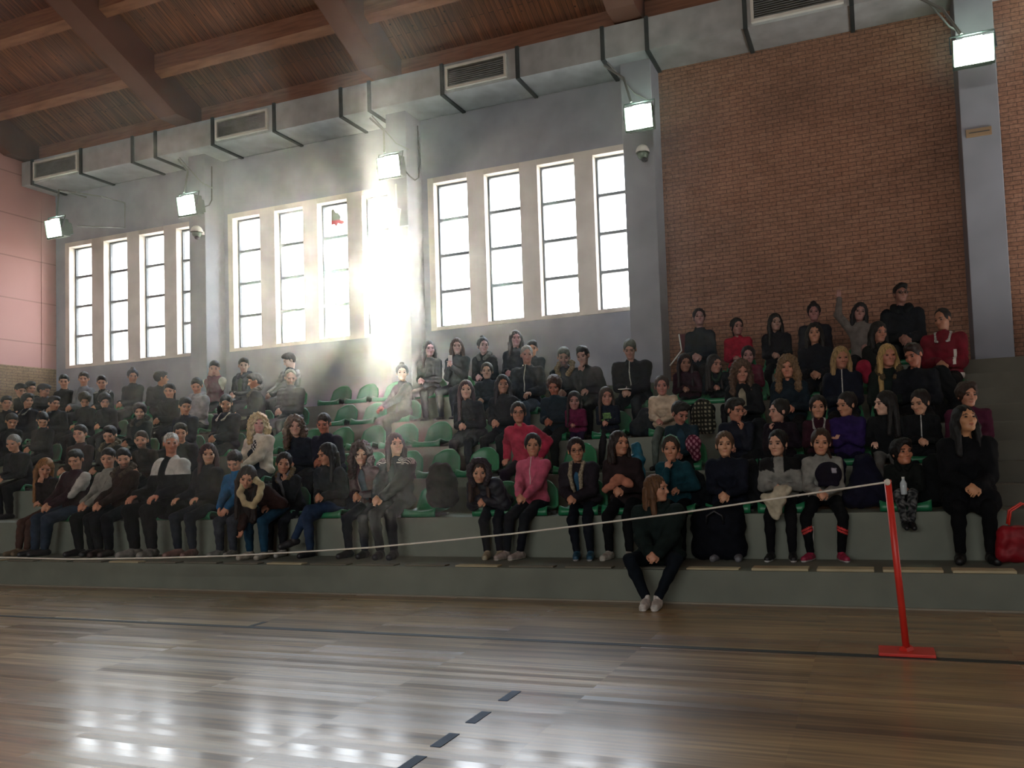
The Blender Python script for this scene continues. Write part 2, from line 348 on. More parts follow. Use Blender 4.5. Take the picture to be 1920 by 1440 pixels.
for i in range(len(FX) - 1):
    mb = MB().box((FX[i], DY0, DZ0), (FX[i + 1], YW - .01, DZ1)); rel(mb, duct).obj('duct_section', M['metal'], duct)
for x in FX[1:-1]:
    mb = MB().box((x - .03, DY0 - .03, DZ0 - .03), (x + .03, YW - .01, DZ1 + .01)); rel(mb, duct).obj('flange', M['flange'], duct)
for a, b_ in VX:
    mb = MB(); z0, z1 = 7.42, 7.72; y = DY0 - .05
    mb.box((a + .02, y, z0 - .04), (b_, y + .055, z0)); mb.box((a + .02, y, z1), (b_, y + .055, z1 + .04)); mb.box((a + .02, y, z0), (a + .06, y + .055, z1)); mb.box((b_ - .04, y, z0), (b_, y + .055, z1))
    g = rel(mb, duct).obj('vent_frame', M['white_paint'], duct)
    mb = MB()
    for k in range(9):
        z = z0 + .012 + k * .033; mb.add([(a + .06, y + .01, z), (b_ - .04, y + .01, z), (b_ - .04, y + .05, z + .022), (a + .06, y + .05, z + .022)], [(0, 1, 2, 3)])
        mb.add([(a + .06, y + .01, z - .002), (b_ - .04, y + .01, z - .002), (b_ - .04, y + .05, z + .02), (a + .06, y + .05, z + .02)], [(3, 2, 1, 0)])
    rel(mb, duct).obj('vent_slats', M['grille'], g)
# ---------------------------------------------------------------- floodlights
def emis(name, col, s):
    m = bpy.data.materials.new(name); m.use_nodes = True; nt = m.node_tree; nt.nodes.remove(nt.nodes['Principled BSDF'])
    e = nt.nodes.new('ShaderNodeEmission'); e.inputs[0].default_value = (*col, 1); e.inputs[1].default_value = s
    n = N(nt, 'ShaderNodeTexNoise', Scale=6); r = ramp(nt, n.outputs['Fac'], [(.2, '#f4f4f4'), (.8, '#ffffff')])
    m2 = nt.nodes.new('ShaderNodeMix'); m2.data_type = 'RGBA'; m2.blend_type = 'MULTIPLY'; m2.inputs[0].default_value = 1
    m2.inputs[6].default_value = (*col, 1); nt.links.new(r, m2.inputs[7]); nt.links.new(m2.outputs[2], e.inputs[0])
    nt.links.new(e.outputs[0], nt.nodes['Material Output'].inputs[0]); return m
M['lamp'] = emis('metal_halide_lamp_glow', (.80, 1.0, .78), 45)
M['lamp_up'] = emis('lamp_top_glow', (.75, 1.0, .78), 110)
M['lamp_far'] = emis('opposite_lamp_glow', (1, .93, .76), 112)
M['lamp_body'] = mat('green_grey_lamp_housing', '#26382c', .5, .3, bump=(40, .1, .001))
M['cable'] = mat('black_cable', '#1c1d20', .6, bump=(40, .1, .001))
def floodlight(x, y, z, label, face=-1, far=False, w=.40, h=.33, group='floodlights under the duct'):
    r = tag(empty('floodlight', (x, y, z)), label, 'floodlight', group)
    a = math.radians(9); s = face
    def T(p): return (p[0], s * (p[1] * math.cos(a) - p[2] * -math.sin(a)) * 1.0, p[2] * math.cos(a) - p[1] * math.sin(a))
    def T(p):   # tilt about X so that the lens looks down; local y is forwards
        yy = p[1] * math.cos(a) + p[2] * math.sin(a); zz = -p[1] * math.sin(a) + p[2] * math.cos(a); return (p[0], s * yy, zz)
    b = MB().box((-w / 2, -.16, -h / 2), (w / 2, 0, h / 2)); b.box((-w / 2 + .05, -.24, -h / 2 + .05), (w / 2 - .05, -.16, h / 2 - .05))
    for k in range(5): b.box((-w / 2 + .06 + k * (w - .14) / 4, -.27, -h / 2 + .06), (-w / 2 + .075 + k * (w - .14) / 4, -.24, h / 2 - .06))
    b.box((-w / 2 - .012, -.01, -h / 2 - .03), (w / 2 + .012, .03, -h / 2)); b.box((-w / 2 - .012, -.01, -h / 2), (-w / 2, .03, h / 2)); b.box((w / 2, -.01, -h / 2), (w / 2 + .012, .03, h / 2))
    b.v = [T(p) for p in b.v]; b.obj('housing', M['lamp_body'], r, bevel=.006)
    l = MB().box((-w / 2 + .008, .0, -h / 2 + .008), (w / 2 - .008, .015, h / 2 - .008)); l.v = [T(p) for p in l.v]; l.obj('lens', M['lamp_far'] if far else M['lamp'], r)
    tg = MB().box((-w / 2 + .12, -.06, h / 2), (w / 2 - .12, -.02, h / 2 + .012)); tg.v = [T(p) for p in tg.v]; tg.obj('top_glass', M['lamp_up'], r) if not far else None
    k = MB().tube([(-w / 2 - .03, 0, 0), (-w / 2 - .03, -s * .05, h / 2 + .08), (w / 2 + .03, -s * .05, h / 2 + .08), (w / 2 + .03, 0, 0)], .012); k.obj('yoke', M['flange'], r)
    return r
LP = [((1825, 95), 'floodlight on the pillar with the small tan plate, rightmost of all', .46), ((1198, 220), 'glowing floodlight on the pillar where the brick wall begins', .40),
      ((730, 313), 'glowing floodlight between the middle and right-hand banks of windows', .40), ((351, 385), 'glowing floodlight between the left and middle banks of windows', .40),
      ((102, 428), 'glowing floodlight nearest the pink end wall', .40)]
for (p, lab, w) in LP:
    q = at(*p, Y=10.45); r = floodlight(q[0], q[1], q[2], lab, w=w)
    a = MB()
    if p[0] == 102:
        a.tube([(-.35, .9, .95), (-.3, .3, .9), (.0, .05, .25)], .018); a.tube([(-.3, .3, .9), (.55, .55, .72), (.62, 1.0, .72)], .016); a.tube([(.62, 1.0, .72), (.62, 1.0, .2), (.2, .3, .1)], .014)
    else:
        a.tube([(-.62, .38, 1.08), (-.3, .3, .78), (-.12, .05, .26)], .02); a.tube([(-.56, .35, 1.1), (-.2, .5, .62), (0, .58, .5)], .013)
    a.obj('mounting_arm', M['grille'], r)
for k, x in enumerate((-12, -7.5, -3, 1.5, 6)):
    floodlight(x, -19.2, 7.2, 'floodlight high on the wall behind the photographer', 1, True, .45, .38, 'floodlights on the wall behind the photographer')
# cables on the pillars
c = at(785, 235, Y=11.03); d = at(790, 325, Y=11.03)
tag(MB().tube([at(783, 236, Y=11.03), at(787, 300, Y=11.03), at(785, 333, Y=11.0), at(778, 338, Y=10.9), at(768, 330, Y=10.75), at(758, 318, Y=10.62)], .011).obj('power_cable', M['cable'], smooth=True), 'black cable looping down the pillar to the floodlight by the middle windows', 'cable')
tag(MB().tube([at(397, 312, Y=11.03), at(397, 375, Y=11.03), at(392, 385, Y=10.95), at(376, 390, Y=10.6)], .011).obj('power_cable', M['cable'], smooth=True), 'black cable dropping down the left pillar to its floodlight', 'cable')
tag(MB().tube([at(742, 345, Y=11.04), at(744, 390, Y=11.04), at(751, 392, Y=11.04), at(748, 425, Y=11.04), at(765, 423, Y=11.04)], .012).obj('wall_conduit', M['white_paint'], smooth=True), 'thin white conduit bent round the pillar right of the sunlit window', 'conduit')
# dome cameras
M['dome'] = mat('smoked_dome', '#5e6e60', .2, .2, bump=(20, .05, .001))
for p, lab in (((1205, 285), 'round white domed camera on the pillar at the edge of the brick wall'), ((369, 434), 'round white domed camera on the pillar between the left and middle windows')):
    q = at(*p, Y=10.9); r = tag(empty('dome_camera', tuple(q)), lab, 'security camera', 'domed cameras on the pillars')
    MB().sphere((0, 0, 0), (.105, .105, .11), zmin=-.15).obj('cap', M['white_paint'], r, smooth=True)
    MB().sphere((0, 0, -.04), .085, zmax=.2).obj('lens_dome', M['dome'], r, smooth=True)
    MB().sphere((.03, -.02, -.13), (.05, .05, .035)).obj('sensor', M['black'], r, smooth=True)
    MB().box((-.03, 0, -.03), (.03, .2, .03)).obj('bracket', M['white_paint'], r)
q = at(1835, 248, Y=11.04)
M['tan'] = mat('tan_plate', '#8c7458', .7, bump=(40, .2, .001))
r = tag(empty('wall_plate', tuple(q)), 'small tan rectangular plate high on the right-hand pillar', 'sign')
MB().box((-.155, -.012, -.055), (.155, .005, .055)).obj('plate', M['tan'], r, bevel=.004)
MB().box((-.12, -.016, -.004), (.13, -.011, .006)).obj('dark_strip', M['flange'], r)
# sticker in the window
M['stick'] = mat('red_sticker', '#c8343c', .6, bump=(30, .1, .001)); M['stick2'] = mat('brown_sticker', '#7a5a4a', .6, bump=(30, .1, .001))
q = at(632, 410, Y=YW + .115); r = tag(empty('window_sticker', tuple(q)), 'red and brown paper sticker on the top pane of the third middle window', 'sticker')
def plate(pts, t=.003):
    mb = MB(); n = len(pts); return mb.add([(x, 0, z) for x, z in pts] + [(x, t, z) for x, z in pts], [tuple(range(n)), tuple(range(2 * n - 1, n - 1, -1))] + [(i, n + i, n + (i + 1) % n, (i + 1) % n) for i in range(n)])
plate([(-.13, -.02), (-.13, .17), (-.08, .2), (-.03, .12), (.03, .1), (.08, .03), (.07, -.03)]).obj('upper_piece', M['stick2'], r)
plate([(-.13, -.1), (-.13, -.02), (.07, -.03), (.15, -.06), (.16, -.1), (.1, -.12), (.02, -.09), (-.02, -.15), (-.06, -.1)]).obj('lower_piece', M['stick'], r)
# ---------------------------------------------------------------- stadium seats
M['seat'] = mat('green_moulded_plastic', '#1a7048', .4, bump=(12, .05, .002))
M['rail'] = mat('painted_steel_rail', '#5a5e5a', .5, .4, bump=(40, .1, .001))
def seat_mesh():
    prof = [(.005, -.055), (-.004, -.02), (.0, .0), (.02, .012), (.07, .006), (.15, -.012), (.24, -.018), (.31, -.004), (.355, .04), (.385, .11), (.40, .18), (.412, .245), (.418, .285), (.432, .305), (.444, .29)]
    vs = []; nu = 13
    for i, (y, z) in enumerate(prof):
        for j in range(nu):
            u = j / (nu - 1) * 2 - 1; w = .215 if i < 8 else .215 - .010 * (i - 8)
            zz = z + .035 * abs(u) ** 3 * (1 if 2 < i < 8 else 0); yy = y - (.045 * abs(u) ** 3 if i >= 8 else 0)
            if i >= 10: zz -= (i - 9) / 5 * .11 * abs(u) ** 2.6
            if i >= 8: yy += .012 * math.cos(u * 4.5) 
            vs.append((u * w, yy, zz))
    fs = [(i * nu + j, i * nu + j + 1, (i + 1) * nu + j + 1, (i + 1) * nu + j) for i in range(len(prof) - 1) for j in range(nu - 1)]
    return MB().add(vs, fs)
s0 = empty('stadium_seat')
o = seat_mesh().obj('shell', M['seat'], s0, smooth=True); md = o.modifiers.new('thickness', 'SOLIDIFY'); md.thickness = .012; md.offset = -1
MB().box((-.2, .10, -.085), (.2, .14, -.03)).box((-.2, .28, -.085), (.2, .32, -.03)).obj('mounting_rail', M['rail'], s0)
ordn = ['the front tier', 'the second tier', 'the third tier', 'the fourth tier', 'the top tier against the wall']
SEAT0 = s0
# ---------------------------------------------------------------- rope barrier
M['redpaint'] = mat('red_painted_steel', '#d23428', .4, bump=(30, .1, .001))
q = at(1700, 1225, Z=0); PXX, PYY = float(q[0]), float(q[1])
r = tag(empty('barrier_post', (PXX, PYY, 0)), 'bright red post on a flat red base holding the white rope', 'barrier post')
MB().box((-.165, -.10, 0), (.165, .10, .02)).obj('base_plate', M['redpaint'], r, bevel=.004)
tp = at(1664, 900, Y=PYY); MB().tube([(0, 0, .02), (float(tp[0]) - PXX, 0, float(tp[2]))], .022, 14).obj('pole', M['redpaint'], r, smooth=True)
MB().tube([(-.02, -.03, .02), (.02, .03, .02)], .03, 8).obj('weld_collar', M['redpaint'], r)
M['rope'] = mat('white_rope', '#d8d4c8', .8, bump=(90, .6, .003))
pts = [tuple(at(x, y, Y=PYY - .02)) for x, y in ((1664, 904), (1420, 940), (1280, 961), (1100, 984), (960, 1001), (820, 1015), (690, 1027), (560, 1035), (430, 1042), (300, 1046))] + [(-7.2, PYY, .53), (-8.6, PYY, .545), (-10.2, PYY, .6)]
pts.insert(0, (pts[0][0] + .02, PYY, pts[0][2] + .005))
tag(MB().tube(pts, .0065, 8).obj('barrier_rope', M['rope'], smooth=True), 'long white rope sagging from the red post across the stand front', 'rope')
tag(MB().sphere((0, 0, 0), (.018, .018, .022)).obj('rope_knot', M['rope'], smooth=True, loc=pts[1]), 'white rope knot at the top of the red post', 'knot')
M['tape'] = mat('blue_floor_tape', '#2c4a70', .65, bump=(40, .1, .0005))
for i, (y, lab) in enumerate(((3.865, 'farthest from the camera'), (3.512, 'second farthest from the camera'), (3.191, 'second nearest the camera'), (2.909, 'nearest the camera'))):
    o = MB().box((-.028, -.085, 0), (.028, .085, .0025)).obj('floor_tape', M['tape'], loc=(-1.98, y, .0)); tag(o, 'short blue tape dash on the wood floor, ' + lab, 'tape', 'blue tape dashes on the floor')
# pale pads along the kerb
M['pad'] = mat('worn_cream_foam', '#b4a988', .8, bump=(35, .8, .006)); M['pad2'] = mat('dusty_grey_foam', '#6c685a', .85, bump=(35, .8, .006))
xs = [(-1.05, -.58), (-.515, -.065), (0, .45), (.515, .965)]
nm = ['leftmost bright one right of the girl', 'second bright one from the left', 'behind the red post', 'rightmost, in front of the red bag']
rnd = random.Random(5)
for i, (a, b_) in enumerate(xs):
    o = MB().box((a, 6.56, .287), (b_, 6.72, .31)).obj('kerb_pad', M['pad'], bevel=.006); tag(o, 'worn cream pad on the kerb edge, ' + nm[i], 'pad', 'pale pads along the kerb edge')
for i in range(24):
    a = -1.62 - .575 * i
    if a < -16: break
    o = MB().box((a, 6.565 + rnd.random() * .02, .287), (a + .46, 6.68, .303)).obj('kerb_pad', M['pad2'] if i % 4 else M['pad'], bevel=.005)
    tag(o, 'dusty flat pad along the kerb edge left of the kerb girl', 'pad', 'dusty pads along the left kerb')
# ---------------------------------------------------------------- people: one smooth surface per body, clothes and hair over it
f4 = np.float32
def smin(a, b, k):
    if k <= 0: return np.minimum(a, b)
    h = np.clip(.5 + .5 * (b - a) / k, 0, 1); return b + (a - b) * h - k * h * (1 - h)
class Sdf:
    def __init__(s): s.ops = []; s.lo = np.full(3, 9.); s.hi = np.full(3, -9.); s.disp = None
    def _b(s, p, r): p = np.asarray(p, float); s.lo = np.minimum(s.lo, p - r); s.hi = np.maximum(s.hi, p + r)
    def c(s, a, b, ra, rb=None, k=.015, sub=False):
        rb = ra if rb is None else rb
        s.ops.append(('c', np.asarray(a, f4), np.asarray(b, f4), ra, rb, k, sub))
        if not sub: s._b(a, ra); s._b(b, rb)
        return s
    def e(s, c, r, rot=None, k=.015, sub=False):
        rot = np.eye(3) if rot is None else rot
        s.ops.append(('e', np.asarray(c, f4), np.asarray(r, f4), rot.astype(f4), 0, k, sub))
        if not sub: s._b(c, max(r))
        return s
    def cut(s, n, o):       # keeps the half space n.(p-o) > 0
        s.ops.append(('p', np.asarray(n, f4), np.asarray(o, f4), 0, 0, 0, True)); return s
    def ev(s, P):
        d = np.full(len(P), 9., f4)
        for (t, a, b, x, y, k, sub) in s.ops:
            if t == 'c':
                ab = b - a; L = float(ab @ ab) + 1e-9; q = P - a; h = np.clip(q @ ab / L, 0, 1)
                q -= h[:, None] * ab; v = np.sqrt(np.einsum('ij,ij->i', q, q)) - (x + (y - x) * h)
            elif t == 'e':
                q = (P - a) @ x; k0 = np.sqrt(np.einsum('ij,ij->i', q / b, q / b)) + 1e-6
                q = q / (b * b); k1 = np.sqrt(np.einsum('ij,ij->i', q, q)) + 1e-6; v = k0 * (k0 - 1) / k1
            else: v = (P - b) @ a
            if sub: d = -smin(-d, v, k)
            else: d = smin(d, v, k)
        if s.disp is not None: d = d + s.disp(P)
        return d
def surf(sd, h):
    """surface nets on a sparse narrow band -> verts, quads"""
    B = 4; H = h * B; lo = sd.lo - 2 * h; n = np.ceil((sd.hi - lo + 2 * h) / H).astype(int) + 1
    g = np.stack(np.meshgrid(*[np.arange(k) for k in n], indexing='ij'), -1).reshape(-1, 3)
    d = sd.ev((lo + (g + .5) * H).astype(f4)); g = g[np.abs(d) < H * 1.15]
    sub = np.stack(np.meshgrid(*[np.arange(B)] * 3, indexing='ij'), -1).reshape(-1, 3)
    cells = (g[:, None] * B + sub[None]).reshape(-1, 3)
    S = n * B + 2; key = lambda c: (c[..., 0] * S[1] + c[..., 1]) * S[2] + c[..., 2]
    off = np.array([[0, 0, 0], [1, 0, 0], [0, 1, 0], [1, 1, 0], [0, 0, 1], [1, 0, 1], [0, 1, 1], [1, 1, 1]])
    ck = key(cells[:, None] + off[None]); uk, inv = np.unique(ck.ravel(), return_inverse=True)
    uc = np.stack([uk // (S[1] * S[2]), uk // S[2] % S[1], uk % S[2]], 1)
    val = sd.ev((lo + uc * h).astype(f4)); V = val[inv.reshape(-1)].reshape(ck.shape)
    act = (V.min(1) < 0) & (V.max(1) >= 0); cells = cells[act]; V = V[act]
    if not len(cells): return np.zeros((0, 3)), np.zeros((0, 4), int)
    acc = np.zeros((len(cells), 3)); cnt = np.zeros(len(cells))
    for i, j in ((0, 1), (2, 3), (4, 5), (6, 7), (0, 2), (1, 3), (4, 6), (5, 7), (0, 4), (1, 5), (2, 6), (3, 7)):
        a, b = V[:, i], V[:, j]; m = (a < 0) != (b < 0); t = np.where(m, a / np.where(m, a - b, 1), 0)
        p = off[i] + t[:, None] * (off[j] - off[i]); acc[m] += p[m]; cnt[m] += 1
    verts = lo + (cells + acc / cnt[:, None]) * h
    k = key(cells); order = np.argsort(k); ks = k[order]; quads = []
    for ax in range(3):
        b_, c_ = (ax + 1) % 3, (ax + 2) % 3; j = 1 << ax
        m = (V[:, 0] < 0) != (V[:, j] < 0); base = cells[m]; flip = V[m, 0] < 0; idx = []
        eb = np.eye(3, dtype=int)[b_]; ec = np.eye(3, dtype=int)[c_]
        for o in (np.zeros(3, int), -eb, -eb - ec, -ec):
            kk = key(base + o); pos = np.clip(np.searchsorted(ks, kk), 0, len(ks) - 1); idx.append(np.where(ks[pos] == kk, order[pos], -1))
        q = np.stack(idx, 1); q[~flip] = q[~flip][:, ::-1]; quads.append(q[(q >= 0).all(1)])
    return verts, np.concatenate(quads)
def smesh(name, v, q, m, parent=None, col=None):
    if col is not None and m in (M['cloth'], M['nylon']): col = np.array(col, float); lum = col.max(-1, keepdims=True); col = col * np.where(lum < .06, .72, 1.0)
    me = bpy.data.meshes.new(name); nv, nq = len(v), len(q)
    me.vertices.add(nv); me.vertices.foreach_set('co', v.astype(f4).ravel())
    me.loops.add(nq * 4); me.loops.foreach_set('vertex_index', q.astype(np.int32).ravel())
    me.polygons.add(nq); me.polygons.foreach_set('loop_start', np.arange(0, nq * 4, 4, dtype=np.int32))
    me.polygons.foreach_set('use_smooth', np.ones(nq, bool))
    me.materials.append(m); me.update(calc_edges=True); me.validate()
    if col is not None:
        at_ = me.color_attributes.new('Col', 'FLOAT_COLOR', 'POINT'); c4 = np.ones((nv, 4), f4); c4[:, :3] = col; at_.data.foreach_set('color', c4.ravel())
    o = bpy.data.objects.new(name, me); COL.objects.link(o)
    if parent is not None: o.parent = parent
    return o
def vcmat(name, rough, scale, strength, dist, spec=.4, sss=0, var=.75, sheen=0):
    def f(nt, b, tc):
        a = N(nt, 'ShaderNodeVertexColor', layer_name='Col'); n = N(nt, 'ShaderNodeTexNoise', Scale=scale, Detail=3); nt.links.new(tc.outputs['Object'], n.inputs['Vector'])
        g = int(var * 255); r = ramp(nt, n.outputs['Fac'], [(.3, '#%02x%02x%02x' % (g, g, g)), (.7, '#ffffff')]); nt.links.new(mul(nt, a.outputs[0], r), b.inputs['Base Color'])
        n2 = N(nt, 'ShaderNodeTexNoise', Scale=scale * 2.2, Detail=4); nt.links.new(tc.outputs['Object'], n2.inputs['Vector'])
        bp = N(nt, 'ShaderNodeBump', Strength=strength, Distance=dist); nt.links.new(n2.outputs['Fac'], bp.inputs['Height']); nt.links.new(bp.outputs[0], b.inputs['Normal'])
        if sheen: b.inputs['Sheen Weight'].default_value = sheen
    return mat(name, '#808080', rough, spec=spec, build=f)
M['skin'] = vcmat('skin', .5, 14, .15, .002, .4, var=.9)
M['cloth'] = vcmat('woven_cloth', .85, 10, .5, .006, .12)
M['nylon'] = vcmat('padded_nylon', .55, 10, .4, .006, .25)
M['leather'] = vcmat('shoe_leather', .5, 25, .25, .002, .45)
M['fur'] = vcmat('fur_trim', .95, 45, 1.0, .012, .2, var=.55)
def b_hair(nt, b, tc):
    a = N(nt, 'ShaderNodeVertexColor', layer_name='Col'); n = N(nt, 'ShaderNodeTexNoise', Scale=1, Detail=3); nt.links.new(xyz(nt, tc, (110, 110, 9)), n.inputs['Vector'])
    nt.links.new(mul(nt, a.outputs[0], ramp(nt, n.outputs['Fac'], [(.3, '#8c8c8c'), (.7, '#ffffff')])), b.inputs['Base Color'])
    bp = N(nt, 'ShaderNodeBump', Strength=.35, Distance=.003); nt.links.new(n.outputs['Fac'], bp.inputs['Height']); nt.links.new(bp.outputs[0], b.inputs['Normal'])
M['hair'] = mat('hair', '#302018', .6, spec=.25, build=b_hair)
M['eyew'] = mat('eye_white', '#8c8078', .25, bump=(40, .02, .0005)); M['iris'] = mat('dark_iris', '#1c120c', .15, bump=(40, .02, .0005))
em = MB().sphere((0, 0, 0), 1, 12, 8)
for i, fc in enumerate(em.f):
    c_ = np.mean([em.v[k] for k in fc], 0)
    if c_[1] < -.55: em.m[i] = 1
EYE_ME = em.obj('eye', [M['eyew'], M['iris']], smooth=True); EYE_DATA = EYE_ME.data; bpy.data.objects.remove(EYE_ME)
V3 = lambda *a: np.array(a, float)
nrm = lambda v: v / (np.linalg.norm(v) + 1e-9)
def rotm(yaw=0, pitch=0, tilt=0):     # yaw: + turns to +X; pitch: + looks down; tilt: + leans head to +X
    y, p, t = map(math.radians, (yaw, pitch, tilt))
    Z = np.array([[math.cos(y), -math.sin(y), 0], [math.sin(y), math.cos(y), 0], [0, 0, 1]])
    X = np.array([[1, 0, 0], [0, math.cos(p), -math.sin(p)], [0, math.sin(p), math.cos(p)]])
    Y = np.array([[math.cos(t), 0, math.sin(t)], [0, 1, 0], [-math.sin(t), 0, math.cos(t)]])
    return Z @ X @ Y
def ik(a, t, l1, l2, pole):
    d = t - a; L = np.linalg.norm(d); m = (l1 + l2) * .985
    if L > m: t = a + d / L * m; d = t - a; L = m
    if L < abs(l1 - l2) + .02: L = abs(l1 - l2) + .02
    u = d / (np.linalg.norm(d) + 1e-9); x = (l1 * l1 - l2 * l2 + L * L) / (2 * L); hh = math.sqrt(max(0, l1 * l1 - x * x))
    pl = nrm(pole - u * (pole @ u)); return a + u * x + pl * hh, t
def hand(s, w, d, n, side, curl=.5, g=1.0):
    d = nrm(d); n = nrm(n - d * (n @ d)); u = np.cross(d, n) * side       # u: towards the thumb
    fl = (.074, .082, .076, .060)
    for i in range(4):
        o = (.030 - .020 * i) * g; kn = w + d * (.088 - .004 * abs(i - 1)) * g + u * o
        s.c(w + u * o * .6, kn, .0165 * g, .0125 * g, .012)
        a1 = curl * .9; d1 = d * math.cos(a1) + n * math.sin(a1); p1 = kn + d1 * fl[i] * .52 * g
        a2 = curl * 2.0; d2 = d * math.cos(a2) + n * math.sin(a2); p2 = p1 + d2 * fl[i] * .48 * g
        s.c(kn, p1, .0100 * g, .0092 * g, .003); s.c(p1, p2, .0090 * g, .0076 * g, .003)
    t0 = w + d * .022 * g + u * .024 * g; t1 = t0 + (u * .030 + d * .034 + n * .012) * g; t2 = t1 + (d * .032 + u * .004 + n * .012 * (1 + curl)) * g
    s.c(t0, t1, .0150 * g, .0110 * g, .010); s.c(t1, t2, .0108 * g, .0085 * g, .004)
def rib(P): return
def wr(amp, seed=0, fz=1.0):
    a = seed * 1.7
    def f(P):
        x, y, z = P[:, 0], P[:, 1], P[:, 2]
        return amp * (np.sin(34 * z * fz + 3 * np.sin(17 * x + a) + a) * np.sin(23 * x + 19 * y + 2 * np.sin(13 * z + a)) + .5 * np.sin(61 * z + 22 * x + a) * np.sin(47 * y - 31 * x))
    return f
POSES = {   # targets of the two hands in unit body space (left = -X in the picture), and how the fingers point
 'lap': ((-.015, -.30, .235), (.03, -.31, .215)), 'clasp': ((-.02, -.40, .17), (.025, -.41, .15)), 'knees': ((-.15, -.36, .205), (.15, -.36, .205)),
 'low': ((-.03, -.44, .02), (.03, -.45, -.01)), 'sides': ((-.24, -.12, .13), (.24, -.12, .13)), 'phone': ((-.045, -.30, .36), (.045, -.31, .36)),
 'cross': ((.13, -.20, .33), (-.13, -.22, .30)), 'chinL': ('chin', (.06, -.30, .22)), 'chinR': ((-.06, -.30, .22), 'chin'), 'mouth': ('chin', 'chin2'),
 'upL': ('up', (.05, -.3, .22)), 'upR': ((-.05, -.3, .22), 'up'), 'foot': ((-.06, -.60, -.34), (.10, -.30, .10)), 'pray': ((-.02, -.26, .45), (.02, -.26, .45)),
 'hug': ((-.10, -.44, .12), (.02, -.46, .14)), 'face': ('face', 'face2')}
n_people = 0; PEOPLE = []; T_P = []
